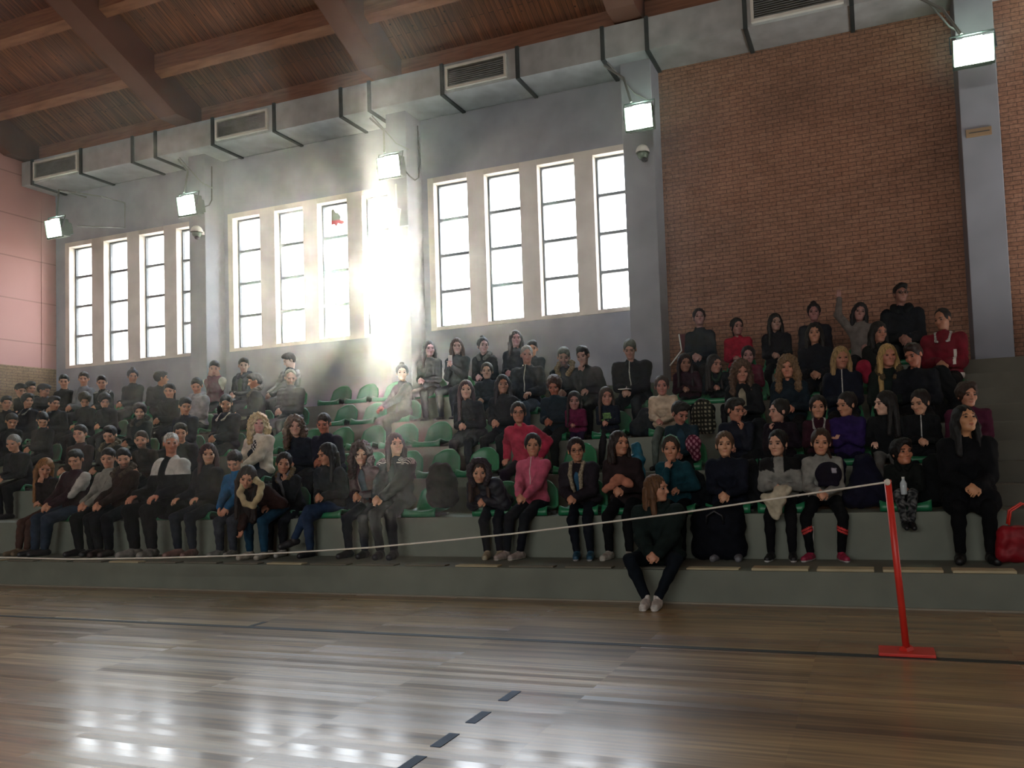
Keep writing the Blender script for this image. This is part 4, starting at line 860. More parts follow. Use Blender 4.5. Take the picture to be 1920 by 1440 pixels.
P[10] = person(532, 870, 1, .95, 'smiling woman in dark parka with tan fur hood and grey scarf', ('pony', '#1c1414'), ('jacket', '#1e2228'), '#16181e', '#b4b0a8', pose='chinR', look=(0, 12, 8), fem=True, hood=('fur', '#7c6c50'), scarf='#74767a+', side=3, skin='#bc8a70')
P[11] = person(613, 853, 1, .97, 'dark-haired woman in profile with crossed legs in blue jeans', ('long', '#1b1616'), ('jacket', '#171b24'), '#2a3c58', '#202024', pose='lap', look=(-60, 15, 0), fem=True, feet='crossl')
P[12] = person(677, 852, 1, .97, 'curly-haired woman with maroon sleeves clasping her hands, front tier', ('curly', '#3a2620'), ('sweater', '#3c1a24'), '#141b26', '#1a1c22', pose='lap', look=(0, 10, 0), fem=True, inner='#1a2238', side=-3)
P[13] = person(742, 834, 1, 1.04, 'tall woman with a fringe in dark navy jacket with striped shoulder', ('bangs', '#2e241c'), ('jacket', '#1a1e2a'), '#14161c', '#1a1c24', pose='clasp', look=(15, 0, -4), fem=True, deco='stripes', feet='shiftr', inner='#1c2c30', bulk=.015, wide=1.1)
P[14] = person(898, 884, 1, .88, 'girl bowed inside a dark fur-edged hood, front tier', ('long', '#3a2418'), ('puffer', '#1a1a28'), '#151822', '#b0a488', '#c0b8a0', pose='clasp', look=(5, 22, 0), fem=True, hood=('up', '#3a3036'), feet='shiftr', fix=True, bulk=.01)
P[15] = person(999, 836, 1, .92, 'girl in pink zipped sweatshirt with her hair tied up, front tier', ('bun', '#1c1416'), ('hoodie', '#c45c76'), '#141720', '#a89c94', '#c0b8a8', pose='clasp', look=(0, 3, 0), fem=True, deco='zip', feet='shiftl')
P[16] = person(1081, 845, 1, .97, 'woman in glasses and dark coat with wide cream shearling collar', ('pony', '#2a2224'), ('coat', '#2c262e'), '#151a24', '#1f5068', '#b0b0b0', pose='clasp', look=(5, 5, -4), fem=True, glasses=True, inner='#24506c', collar='#b0a48c', feet='shiftr', bulk=.02, wide=1.05)
P[17] = person(1162, 833, 1, .95, 'woman in brown jacket with peach cloth across her knee, front tier', ('bob', '#2a1e1a'), ('jacket', '#302426'), '#131518', '#b8b4a8', '#c8c4b8', pose='lap', look=(30, 0, 0), fem=True, side=0)
P[18] = person(1258, 842, 1, .88, 'girl with hand over her mouth in teal top, behind the kerb girl', ('bun', '#3a3028'), ('hoodie', '#17404a'), '#14161a', pose='chinL', look=(-5, 5, 0), fem=True, band='#7aa898')
P[19] = person(1359, 835, 1, .92, 'fair-skinned child in plain navy jacket clasping hands over a big bag', ('bun', '#5a4430'), ('jacket', '#161b2a'), '#11131a', '#7c7c80', pose='clasp', look=(0, 0, 0), skin='#c89878', coat=.3)
P[20] = person(1458, 833, 1, .88, 'dark-haired girl in grey tracksuit top holding a cream jacket', ('pony', '#120e0e'), ('hoodie', '#8c8c86'), '#111216', '#1a1a1c', '#c4c4c0', pose='lap', look=(-22, 3, 0), fem=True, deco='tracksuit', skin='#c4967c')
P[21] = person(1539, 831, 1, .88, 'girl in grey tracksuit top with red stripes on her leggings', ('braid', '#3a2418'), ('hoodie', '#8c8c86'), '#101115', '#a02848', '#c8c4c0', pose='clasp', look=(2, 5, 4), fem=True, deco='knee_stripes', feet='apart', skin='#c08a6c')
P[22] = person(1692, 850, 1, .80, 'boy in black hooded top and camouflage trousers holding a bottle', ('messy', '#0d0b0b'), ('hoodie', '#151917'), '#46484a', '#101114', pose='lap', look=(28, -5, 0), deco='camo', hood=('down', '#151917'), skin='#b87a5c', feet='dangle')
P[23] = person(1810, 788, 1, 1.06, 'woman in long black coat looking up, rightmost on the front tier', ('long', '#0f0d0e'), ('coat', '#0d0f14'), '#0c0d11', '#0c0d10', pose='clasp', look=(28, -12, 0), fem=True, coat=.7, skin='#c08c66', bulk=.012, lips='#8c3830', wide=1.05)
# second tier
P[24] = person(150, 814, 2, 1.0, 'man in brown jacket facing away left, behind the young man in maroon', ('short', '#2a201a'), ('jacket', '#3a2a26'), DK, look=(-25, 10, 0), pose='lap')
P[25] = person(206, 816, 2, .98, 'man with dark quiff and shoulder coloured tan for rim light, second tier', ('quiff', '#141010'), ('jacket', '#2a2a24'), DK, look=(-20, 25, 0), pose='lap', hood=('fur', '#6a6250'))  # tan collar ring colours in the rim light on his shoulder
P[26] = person(265, 826, 2, .95, 'bearded man in brown jacket directly left of the white-haired man', ('short', '#3a2c20'), ('jacket', '#32281f'), DK, look=(-10, 10, 0), pose='lap', beard='#2c2018')
P[27] = person(338, 812, 2, 1.0, 'dark-haired man just behind the right shoulder of the white-haired man', ('short', '#1c1816'), ('jacket', '#171d2a'), DK, look=(5, 15, 0), pose='lap')
P[28] = person(485, 795, 2, 1.02, 'blonde curly-haired woman in white fleece jacket and checked shirt', ('curly', '#c8ac78'), ('jacket', '#d0c4b0'), DK, look=(5, 3, 0), pose='clasp', fem=True, inner='#2a2a2c', deco='plaid', skin='#b87860', bulk=.014, side=-2)
P[29] = person(553, 800, 2, 1.0, 'woman with a wide mass of brown curls in navy jacket', ('curly', '#5e4430'), ('jacket', '#161c2b'), DK, look=(5, 5, 0), pose='lap', fem=True, skin='#b48068')
P[30] = person(607, 795, 2, 1.0, 'grey-haired man in navy jacket right of the brown-curled woman', ('short', '#4a4440'), ('jacket', '#181b30'), DK, look=(-15, 20, 0), pose='lap', skin='#b07058')
P[31] = person(972, 775, 2, .98, 'girl in glasses and bright red-pink jacket, behind the pink sweatshirt', ('bun', '#241c1e'), ('jacket', '#bc3450'), '#2a1c30', look=(0, 3, 0), pose='sides', fem=True, glasses=True, skin='#b88068')
P[32] = person(1275, 776, 2, .86, 'boy bowing left of the patterned backpack with white hood cords', ('short', '#14100f'), ('hoodie', '#1c3440'), DK, look=(35, 30, 0), pose='clasp', inner='#183848', skin='#a06a58')
P[33] = person(1378, 770, 2, .86, 'child in dark navy top with hand at face, right of the backpack', ('short', '#15120f'), ('jacket', '#171b2c'), DK, look=(45, 15, 0), pose='chinR', skin='#b07860')
P[34] = person(1460, 772, 2, .86, 'girl in profile looking left with hand by her chin', ('bun', '#1a1310'), ('jacket', '#1e1420'), DK, look=(-60, 5, 0), pose='chinL', fem=True, skin='#bc8c78')
P[35] = person(1534, 765, 2, .86, 'girl in maroon top with white collar, straight hair tied back', ('bun', '#16100f'), ('sweater', '#3c1826'), DK, look=(0, 3, 0), pose='lap', fem=True, collar='#b8b4b0')
P[36] = person(1587, 760, 2, .92, 'girl in purple jacket leaning and looking left with arms folded', ('bun', '#1c1414'), ('jacket', '#2a1a50'), '#1a1636', look=(-45, 10, 0), pose='cross', fem=True)
P[37] = person(1659, 758, 2, .92, 'pale-faced girl in black looking left beside the purple jacket', ('long', '#15100f'), ('jacket', '#12161a'), '#6c6c68', look=(-62, 5, 0), pose='knees', fem=True, skin='#d4aa94')
P[38] = person(1725, 756, 2, .90, 'girl in black zipped jacket looking down left, behind the camouflage boy', ('bun', '#1c1210'), ('jacket', '#121418'), DK, look=(-28, 15, 0), pose='lap', fem=True, deco='zip', skin='#c09074')
P[39] = person(1814, 742, 2, .98, 'curly-haired child in dark red jacket just behind the woman in black', ('messy', '#3a2a22'), ('jacket', '#4a1a30'), DK, look=(25, 5, 0), pose='lap', skin='#b88268')
# third tier
P[40] = person(262, 772, 3, 1.0, 'bearded man in teal-dark jacket with grey hood, third tier left', ('messy', '#201814'), ('jacket', '#1f2b2c'), DK, look=(-5, 18, 0), pose='lap', beard='#2c2018', hood=('fur', '#44443c'), skin='#b88468')
P[41] = person(347, 762, 3, 1.0, 'young man in navy jacket looking down to the left', ('short', '#151212'), ('jacket', '#1a2236'), DK, look=(15, 20, 0), pose='lap')
P[42] = person(424, 757, 3, 1.03, 'broad man in navy jacket with white collar looking down', ('short', '#161212'), ('jacket', '#171d2e'), DK, look=(-5, 22, 0), pose='lap', collar='#a8a49c', bulk=.012, beard='#3a2c28')
P[43] = person(874, 732, 3, 1.04, 'woman with long maroon hair in black coat with folded hands', ('vlong', '#3a2030'), ('coat', '#171a28'), '#161828', look=(0, 5, 0), pose='lap', fem=True, coat=.6, skin='#a87868')
P[44] = person(943, 722, 3, .98, 'dark-haired woman in black jacket left of the grey-haired man', ('long', '#1a1620'), ('jacket', '#171b26'), DK, look=(5, 5, 0), pose='lap', fem=True, skin='#a0705c')
P[45] = person(1039, 724, 3, .80, 'small child with brown woolly hair bowed below the bearded men', ('messy', '#4a2a22'), ('jacket', '#1a2c3a'), DK, look=(-10, 28, 0), pose='lap', skin='#a4644c')
P[46] = person(1077, 753, 3, .74, 'small girl in magenta jacket behind the shearling collar', ('long', '#281c22'), ('jacket', '#6a2044'), '#2a1c3a', look=(0, 8, 0), pose='lap', fem=True, skin='#a07068', yoff=-.1)
P[47] = person(1137, 745, 3, .76, 'small boy in dark top with bright green printed lettering', ('long', '#3a2c26'), ('sweater', '#161f30'), DK, look=(10, 5, 0), pose='lap', deco='print', skin='#a87464', yoff=-.1)
P[48] = person(1241, 725, 3, .90, 'girl in cream quilted jacket, right of the navy-clad man', ('bun', '#3a2a2a'), ('puffer', '#c0ac94'), '#5a645e', look=(0, 5, 0), pose='clasp', fem=True, skin='#a87468', yoff=-.15)
P[49] = person(1390, 698, 3, .98, 'woman with light curls and cream shirt under black coat', ('curly', '#5a4434'), ('coat', '#12161c'), DK, look=(10, 10, 0), pose='lap', fem=True, inner='#8c8470', skin='#b07c68')
P[50] = person(1477, 690, 3, 1.0, 'woman with fair bushy hair in dark teal jacket', ('curly', '#7a6044'), ('jacket', '#142430'), DK, look=(-5, 5, 0), pose='lap', fem=True, skin='#b87c64')
P[51] = person(1577, 672, 3, 1.0, 'older woman with short fair hair in dark zipped coat', ('bob', '#a08458'), ('coat', '#13192a'), DK, look=(15, 8, 0), pose='lap', fem=True, deco='zip', skin='#a8705a')
P[52] = person(1665, 668, 3, 1.02, 'woman with long straight blonde hair in dark parka', ('vlong', '#b89860'), ('jacket', '#192420'), DK, look=(18, 5, 0), pose='lap', fem=True, hood=('fur', '#5c4e38'), skin='#b07460')
P[53] = person(1713, 667, 3, 1.04, 'man in black jacket leaning toward the blonde woman', ('short', '#2a1c18'), ('jacket', '#10131b'), DK, look=(-30, 20, -8), pose='lap', skin='#a86a54', bulk=.012)
P[54] = person(12, 756, 4, 1.0, 'dark-haired youth with his head at the left picture edge, fourth tier', ('short', '#17130f'), ('jacket', '#1b1e22'), DK, look=(10, 12, 0), pose='lap')
P[55] = person(52, 752, 4, 1.0, 'youth with pale collar left of the one looking right, fourth tier', ('messy', '#241c14'), ('jacket', '#171b28'), DK, look=(20, 10, 0), pose='lap', collar='#8c8c84')
P[56] = person(101, 757, 4, .98, 'youth in navy jacket looking right, fourth tier left', ('short', '#1e1814'), ('jacket', '#161b28'), DK, look=(40, 12, 0), pose='lap')
P[57] = person(159, 750, 4, .95, 'youth bowed so his light-streaked hair shows, fourth tier', ('messy', '#4a4434'), ('jacket', '#14161e'), DK, look=(0, 40, 0), pose='chinL')
P[58] = person(196, 752, 4, .95, 'youth in dark jacket bowed behind the one with light-streaked hair', ('messy', '#1f2018'), ('jacket', '#181b24'), DK, look=(10, 30, 0), pose='lap')
P[59] = person(318, 734, 4, .97, 'young man in black, left of the pale grey hoodie', ('short', '#1c1815'), ('jacket', '#181b22'), DK, look=(-15, 12, 0), pose='lap')
P[60] = person(369, 724, 4, 1.02, 'young man in pale grey hooded sweatshirt looking down', ('quiff', '#1d2018'), ('hoodie', '#8e8a90'), '#2a3038', look=(-10, 25, 0), pose='lap', hood=('down', '#9a969a'), bulk=.008)
P[61] = person(478, 716, 4, 1.0, 'man seen from the side with his back turned, black jacket with pale hood rim', ('short', '#1c1a18'), ('jacket', '#171d27'), DK, look=(-85, 15, 0), turn=-45, pose='lap', hood=('fur', '#5c5c54'), bulk=.014)
P[62] = person(545, 709, 4, 1.02, 'balding man in black padded jacket below the leaning puffer-jacket man', ('thin', '#8a8478'), ('puffer', '#1a1f28'), DK, look=(5, 20, 0), pose='lap', beard='#6a6458', skin='#b08c7c')
P[63] = person(754, 700, 4, .95, 'girl in black with topknot hugging her knees beside empty green seats', ('topknot', '#241d1c'), ('hoodie', '#1a1f2a'), '#161922', look=(0, 5, 0), pose='hug', fem=True, skin='#a8806e', turn=-25)
P[64] = person(913, 697, 4, .96, 'young woman in dark teal top under the bun-haired girl', ('bun', '#2c2a26'), ('jacket', '#1e2d38'), DK, look=(-5, 5, 0), pose='lap', fem=True, skin='#9c7c68')
P[65] = person(988, 666, 4, 1.06, 'short grey-haired man in navy zipped jacket', ('grey', '#8c8880'), ('jacket', '#18222f'), '#46586c', look=(5, 8, 0), pose='knees', skin='#a07464', deco='zip', bulk=.008)
P[66] = person(1057, 670, 4, 1.05, 'bearded man in black parka with pale fur edge, looking down', ('short', '#201d1e'), ('jacket', '#171c24'), DK, look=(0, 22, 0), pose='lap', hood=('fur', '#8c7c60'), beard='#2a2628', skin='#8c685c')
P[67] = person(1093, 668, 4, 1.05, 'man in black jacket resting his hand against his mouth', ('quiff', '#1a1918'), ('jacket', '#181d22'), DK, look=(-20, 18, -6), pose='chinL', skin='#a07c70', bulk=.008)
P[68] = person(1181, 656, 4, 1.1, 'large man in navy-black jacket looking down at his hands', ('short', '#26241f'), ('jacket', '#141923'), '#18222c', look=(-5, 25, 0), pose='clasp', skin='#9c7464', bulk=.022, wide=1.1, deco='zip')
P[69] = person(1284, 682, 4, .96, 'girl with long dark hair and maroon jacket right of the large man', ('long', '#241a1e'), ('jacket', '#351a28'), DK, look=(15, 8, 0), pose='lap', fem=True, skin='#8c6454')
P[70] = person(1340, 684, 4, .95, 'girl with pale green collar beside the maroon-jacketed girl', ('long', '#1f1c1c'), ('jacket', '#18232a'), DK, look=(35, 8, 0), pose='lap', fem=True, skin='#a07464', scarf='#1c3a2e')
P[71] = person(1403, 668, 4, .80, 'small girl in dark red jacket peeping between two curly-haired women', ('bun', '#1d1416'), ('jacket', '#5a1c30'), DK, look=(0, 5, 0), pose='lap', fem=True, skin='#946c68')
P[72] = person(1527, 626, 4, 1.0, 'woman with short dark hair in black, left of the arm-raising girl', ('bob', '#121010'), ('jacket', '#121722'), DK, look=(0, 3, 0), pose='lap', fem=True, skin='#a87860')
P[73] = person(1648, 624, 4, .98, 'dark-haired woman in black roll-neck below the man in glasses', ('bob', '#13100f'), ('jacket', '#171a18'), DK, look=(30, 10, 0), pose='lap', fem=True, scarf='#121314', skin='#9c6854')
P[74] = person(1767, 600, 4, 1.06, 'man in dark red tracksuit with white trim by the right-hand pillar', ('thin', '#1c1614'), ('jacket', '#6c1826'), '#101216', look=(-30, 12, -5), pose='lap', skin='#9c6c54', deco='white_hem', collar='#c0bcb8', bulk=.016, turn=-12)
# top tier
P[75] = person(38, 732, 5, .98, 'youth bowing at the far left of the top tier under the brick strip', ('short', '#1c1410'), ('jacket', '#2b2f26'), DK, look=(30, 25, 0), pose='lap')
P[76] = person(57, 728, 5, 1.0, 'youth with thick black hair second from the left, top tier', ('quiff', '#171318'), ('jacket', '#1e2420'), DK, look=(25, 20, 0), pose='lap')
P[77] = person(82, 733, 5, .98, 'youth in dark navy hooded coat facing right, top tier far left', ('short', '#1a1618'), ('puffer', '#191c2a'), DK, look=(70, 20, 0), pose='lap', turn=30)
P[78] = person(120, 716, 5, 1.0, 'youth with swept fringe in brown-black jacket against the wall', ('quiff', '#1e211a'), ('jacket', '#282420'), DK, look=(-5, 15, 0), pose='lap')
P[79] = person(157, 711, 5, 1.0, 'young man in pale grey jacket against the wall under the first window', ('short', '#2a2018'), ('jacket', '#74767c'), DK, look=(-5, 12, 0), pose='lap')
P[80] = person(191, 718, 5, .97, 'young man in black and white jacket below the second window', ('quiff', '#2a1c16'), ('jacket', '#23271f'), DK, look=(-5, 18, 0), pose='lap', deco='stripes')
P[81] = person(249, 706, 5, 1.0, 'man with upswept dark hair in black jacket beneath the third window', ('topknot', '#1d1a1c'), ('jacket', '#1a1f25'), DK, look=(5, 15, 0), pose='lap', fem=False)
P[82] = person(303, 710, 5, .98, 'dark-haired youth turned away with the back of his head showing', ('short', '#181619'), ('jacket', '#191c24'), DK, look=(140, 0, 0), turn=60, pose='lap')
P[83] = person(402, 691, 5, 1.0, 'man in maroon vest and pale sleeves with hand on his face', ('short', '#17141f'), ('vest', '#5a1c30'), DK, look=(-5, 20, 0), pose='face', deco='whitesleeve', skin='#a87a6c')
P[84] = person(457, 686, 5, 1.0, 'man in dark jacket with green front against the wall right of the pillar', ('short', '#1f241c'), ('jacket', '#1d2b30'), DK, look=(0, 10, 0), pose='lap', inner='#27402c', hood=('down', '#28303c'), skin='#a07c70')
P[85] = person(543, 677, 5, 1.06, 'man in dark padded jacket leaning left in profile at the wall', ('short', '#2a2424'), ('puffer', '#1b212c'), DK, look=(-75, 25, 0), pose='clasp', skin='#987c74', turn=-20)
P[86] = person(805, 655, 5, 1.0, 'girl in dark sleeveless jacket left of the one holding a phone', ('long', '#252530'), ('jacket', '#222c38'), DK, look=(15, 5, 0), pose='lap', fem=True, skin='#b08490')
P[87] = person(857, 650, 5, 1.0, 'girl holding a phone up with both hands at the wall', ('long', '#5a4844'), ('jacket', '#26343c'), '#2a3040', look=(0, 8, 0), pose='pray', fem=True, skin='#b08c84')
P[88] = person(906, 649, 5, 1.0, 'girl with hair tied on top and pale hood lining, top tier', ('topknot', '#2c2832'), ('jacket', '#222d36'), DK, look=(15, 5, 0), pose='lap', fem=True, hood=('down', '#545a5e'), skin='#a88688')
P[89] = person(967, 636, 5, 1.03, 'smiling girl with long loose dark hair, highest head below the right windows', ('long', '#2a2630'), ('jacket', '#232c3c'), DK, look=(10, 5, 0), pose='lap', fem=True, skin='#b4848c')
P[90] = person(1311, 596, 5, 1.0, 'young woman in plain navy roll-neck against the brick wall', ('bun', '#1a1416'), ('sweater', '#152130'), DK, look=(5, 0, 0), pose='lap', fem=True, skin='#94706c')
P[91] = person(1382, 614, 5, .95, 'girl in bright red jacket against the brick wall', ('pony', '#16181c'), ('jacket', '#9c1e34'), DK, look=(20, 5, 0), pose='lap', fem=True, deco='zip2', skin='#946860')
P[92] = person(1454, 606, 5, .98, 'woman with long black hair and black jacket against the brick wall', ('long', '#141414'), ('jacket', '#141620'), DK, look=(15, 5, 0), pose='lap', fem=True, skin='#947468')
P[93] = person(1526, 587, 5, 1.0, 'woman with topknot in dark jacket against the brick, above the short-haired one', ('topknot', '#17141c'), ('jacket', '#1c1e2a'), DK, look=(0, 3, 0), pose='lap', fem=True, skin='#906460')
P[94] = person(1612, 586, 5, .95, 'girl in grey top raising her arm high by the brick wall', ('long', '#1c1c20'), ('sweater', '#6c6662'), DK, look=(5, 5, 10), pose='upL', fem=True, skin='#906860')
P[95] = person(1689, 552, 5, 1.1, 'tall man in black jacket and glasses, highest head in the stand', ('short', '#121112'), ('jacket', '#121820'), DK, look=(18, 0, 0), pose='lap', glasses=True, skin='#8c6254', hood=('down', '#141a1e'), bulk=.01)
P[96] = person(998, 655, 5, .95, 'dark-haired person mostly hidden behind the grey-haired man', ('short', '#26282a'), ('jacket', '#26323c'), DK, look=(0, 10, 0), pose='lap')
P[97] = person(22, 790, 3, 1.0, 'dark-clothed youth bowed low at the left edge, third tier', ('short', '#15140f'), ('jacket', '#161a1c'), DK, look=(10, 30, 0), pose='lap')
P[98] = person(80, 788, 3, .95, 'youth in black with pale badge, third tier left', ('short', '#14131a'), ('jacket', '#14161c'), DK, look=(0, 40, 0), pose='lap')
# ---------------------------------------------------------------- seats under the sitters, and the empty ones the photo shows
first = True
placed = {k: [] for k in range(1, 6)}
def add_seat(k, x, label, group):
    global first
    s = SEAT0 if first else copy_tree(SEAT0); first = False
    s.location = (x, TY[k - 1] + .015, TZ[k - 1] + .06); tag(s, label, 'seat', group); placed[k].append(x)
for key in list(P):
    p = P[key]; y = p['body'].location.y
    for k in range(1, 6):
        if abs(y - (TY[k - 1] + .21)) < .35 and p['body'].location.z > TZ[k - 1]:
            if all(abs(x - p['body'].location.x) > .40 for x in placed[k]): add_seat(k, p['body'].location.x, 'green plastic bucket seat hidden under a sitter on ' + ordn[k - 1], 'occupied green seats on ' + ordn[k - 1])
ZONES = {5: (-10.2, -6.9), 4: (-8.4, -5.6), 3: (-8.4, -5.4), 2: (-6.2, -4.2), 1: (-4.8, -4.2)}
for k, (a, b_) in ZONES.items():
    x = a; n_ = 0
    while x < b_:
        if all(abs(x - q) > .46 for q in placed[k]): add_seat(k, x, 'empty green moulded plastic bucket seat on ' + ordn[k - 1], 'empty green seats on ' + ordn[k - 1])
        x += .54
for k, x in ((2, -11.85), (2, -2.35), (3, -8.0), (2, -3.3), (1, -.05)):
    if all(abs(x - q) > .40 for q in placed[k]): add_seat(k, x, 'single empty green bucket seat showing between sitters on ' + ordn[k - 1], 'single empty green seats on ' + ordn[k - 1])
# ---------------------------------------------------------------- things held, carried and left lying about
def blob(name, label, cat, build, col, m='cloth', h=.011, amp=.006, group=None, painter=None, fz=1.0):
    s = Sdf(); build(s)
    if amp: s.disp = wr(amp, len(name), fz)
    v, q = surf(s, h); o_ = v.mean(0); o_[2] = v[:, 2].min(); c = np.tile(np.array(lin(col)), (len(v), 1))
    if painter: painter(v - o_, c)
    o = smesh(name, v - o_, q, M[m], None, c); o.location = o_; tag(o, label, cat, group); return o
g = at(1350, 1048, Z=.29); x, y = g[0], g[1] - .02
def f(s):
    for z in (.42, .56, .66): s.c((x - .13, y, z), (x + .13, y, z), .125, None, .06)
    s.c((x - .16, y, .39), (x + .16, y, .39), .10, None, .05).cut((0, 0, 1), (0, 0, .29))
bag = blob('rucksack', 'big dark navy bag standing on the ledge between the feet of the navy-jacketed child', 'bag', f, '#10131c')
r_ = MB().tube([(-.08, -.13, .35), (-.07, -.16, .43), (0, -.15, .47), (.07, -.16, .43), (.08, -.13, .35)], .012); r_.obj('handle', M['black'], bag, smooth=True)
g = at(1900, 1054, Z=.29); x, y = g[0] + .03, 6.98
def f(s):
    for z, w in ((.38, .19), (.47, .18), (.55, .17)): s.c((x - w + .06, y, z), (x + w, y, z), .062, None, .05)
    s.cut((0, 0, 1), (0, 0, .29))
bag = blob('handbag', 'shiny dark red handbag on the ledge at the right picture edge', 'bag', f, '#8c1420', 'nylon')
for yy in (-.05, .05): MB().tube([(-.11, yy, .31), (-.09, yy, .42), (0, yy, .48), (.09, yy, .42), (.11, yy, .31)], .009).obj('handle', M['redpaint'], bag, smooth=True)
g = at(1318, 778, Y=8.62); x, y, z0 = g
def f(s): s.c((x - .05, y, z0 - .12), (x + .05, y, z0 - .12), .10, None, .05).c((x - .04, y, z0 + .02), (x + .04, y, z0 + .02), .095, None, .05).c((x - .03, y, z0 + .11), (x + .03, y, z0 + .11), .07, None, .05)
def pt(v, c):
    m = (v[:, 1] < 0) & (np.sin(v[:, 0] * 150) > .2) & (np.sin(v[:, 2] * 130) > .1); c[m] = lin('#8c8870')
bp_ = blob('backpack', 'dark backpack with pale studs in rows, standing among the second tier sitters', 'backpack', f, '#25261f', amp=.002, painter=pt)
MB().tube([(-.03, -.03, .33), (-.03, -.05, .40), (.03, -.05, .40), (.03, -.03, .33)], .012).obj('grab_handle', M['black'], bp_, smooth=True)
g = at(828, 905, Y=7.42); x, y, z0 = g
def f(s): s.c((x - .06, y, z0 - .16), (x + .08, y, z0 - .16), .12, None, .05).c((x - .06, y, z0), (x + .06, y, z0), .125, None, .05).c((x - .06, y, z0 + .13), (x + .03, y, z0 + .13), .09, None, .05)
bb = blob('backpack', 'olive brown backpack leaning on the seat right of the woman with the fringe', 'backpack', f, '#2e2c24')
MB().box((-.09, -.06, .37), (.08, .03, .40)).obj('top_flap', M['pad2'], bb, bevel=.01)
hh = P[21]; q = at(1553, 889, Y=float(hh['T']((0, -.27, .3))[1]) - .02); x, y, z0 = q
def f(s): s.e((x, y, z0), (.12, .07, .115), k=.01).c((x - .07, y - .03, z0 - .09), (x + .07, y - .03, z0 - .09), .022, None, .02)
def pt(v, c): c[(np.abs(v[:, 0] - .055) < .018) & (np.abs(v[:, 2] - .145) < .022) & (v[:, 1] < 0)] = lin('#b8b4c0')
blob('cap', 'dark purple cap with small pale emblem held against the striped-legging girl', 'cap', f, '#1a1426', amp=.003, painter=pt)
hh = P[20]; c_ = hh['hands'][0]; x, y, z0 = at(1452, 942, Y=float(c_[1]) - .05)
def f(s): s.c((x - .08, y, z0 + .04), (x + .06, y + .04, z0 + .05), .045, None, .04).c((x + .06, y, z0 + .03), (x + .02, y - .02, z0 - .12), .05, .035, .04).c((x - .05, y, z0), (x, y - .02, z0 - .12), .04, .03, .04).c((x + .04, y + .05, z0 + .1), (x + .10, y + .1, z0 + .1), .05, None, .04)
blob('folded_jacket', 'crumpled cream jacket bundled on the lap of the grey tracksuit girl', 'jacket', f, '#c4bca4', amp=.010, fz=1.4)
x, y, z0 = at(1160, 905, Y=float(P[17]['knees'][0][1]) + .06)
def f(s): s.c((x - .13, y - .02, z0 - .06), (x, y, z0 + .035), .035, .05, .04).c((x, y, z0 + .035), (x + .12, y + .02, z0 - .02), .05, .035, .04)
blob('peach_cloth', 'peach-coloured cloth draped over the lap of the brown-jacketed woman', 'cloth', f, '#c08068', amp=.008, fz=1.5)
x, y, z0 = at(1195, 885, Y=7.50)
def f(s): s.c((x - .03, y, z0 - .16), (x + .03, y, z0 - .14), .09, None, .05).c((x, y, z0), (x, y + .02, z0 + .12), .08, .07, .05).c((x, y + .02, z0 + .12), (x - .02, y + .05, z0 + .25), .07, .05, .05)
blob('turquoise_jacket', 'turquoise padded jacket heaped between the brown-jacketed woman and the teal-topped girl', 'jacket', f, '#1e6c86', 'nylon', amp=.012)
x, y, z0 = at(1694, 910, Y=float(P[22]['hands'][0][1]) - .05)
M['clear'] = mat('clear_plastic_bottle', '#b8c4c8', .12, spec=.6, bump=(20, .1, .001))
bt = tag(empty('water_bottle', (x, y, z0 - .08)), 'small clear water bottle in the hands of the camouflage-trousered boy', 'bottle')
MB().tube([(0, 0, 0), (0, 0, .005), (0, 0, .10), (0, 0, .125), (0, 0, .14)], [.026, .029, .029, .014, .012], 14).obj('bottle', M['clear'], bt, smooth=True)
MB().tube([(0, 0, .14), (0, 0, .155)], .014, 12).obj('bottle_cap', M['white_paint'], bt)
x, y, z0 = at(1619, 690, Y=9.25)
def f(s): s.e((x, y, z0), (.085, .085, .10)).c((x, y, z0), (x + .03, y, z0 - .12), .07, .06, .03)
blob('red_hat', 'round raspberry-red woolly hat between the short-haired and the long-haired blonde women', 'hat', f, '#8c1c34', amp=.004, fz=2)
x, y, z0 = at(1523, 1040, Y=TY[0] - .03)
tag(MB().tube([(0, 0, 0), (.012, .012, .30)], .014, 10).obj('streak_strip', M['white_paint'], smooth=True, loc=(x, y, .29)), 'white strip added for a bright upright streak on the riser left of the red-striped leggings', 'tube')  # white rod added in place of a bright upright streak on the riser
M['drape'] = mat('dark_red_cloth', '#4a1820', .8, bump=(30, .4, .003))
a0, a1, a2 = at(1273, 627, Y=11.40), at(1278, 657, Y=11.38), at(1256, 686, Y=11.36); b0, b1 = at(1292, 625, Y=11.42), at(1291, 668, Y=11.42)
fl_ = tag(empty('folded_banner', tuple(a1)), 'dark red banner with white edging hung on the bricks beside the pillar', 'banner'); L_ = lambda p: tuple(np.array(p) - np.array(a1))
mb = MB(); mb.add([L_(a0), L_(b0), L_(b1), L_(a1), *[tuple(np.array(L_(p)) + (0, .02, 0)) for p in (a0, b0, b1, a1)]], [(0, 3, 2, 1), (4, 5, 6, 7), (0, 1, 5, 4), (1, 2, 6, 5), (2, 3, 7, 6), (3, 0, 4, 7)]); mb.obj('cloth_panel', M['drape'], fl_)
MB().tube([L_(a0), L_(a1), L_(a2)], .011, 6).obj('white_edge', M['white_paint'], fl_)
x, y, z0 = at(1300, 835, Y=8.0)
def f(s): s.e((x, y, z0 + .02), (.085, .06, .10)).c((x, y, z0), (x + .03, y, z0 - .12), .06, .05, .03)
def pt(v, c): c[(np.sin(v[:, 0] * 110) * np.sin(v[:, 2] * 95) > .25)] = lin('#b07888')
blob('floral_bag', 'pink and dark flowered bag on the second tier beside the bowing boy', 'bag', f, '#5c1c34', amp=.004, painter=pt)
q = P[87]['hands']; ph = (q[0] + q[1]) / 2
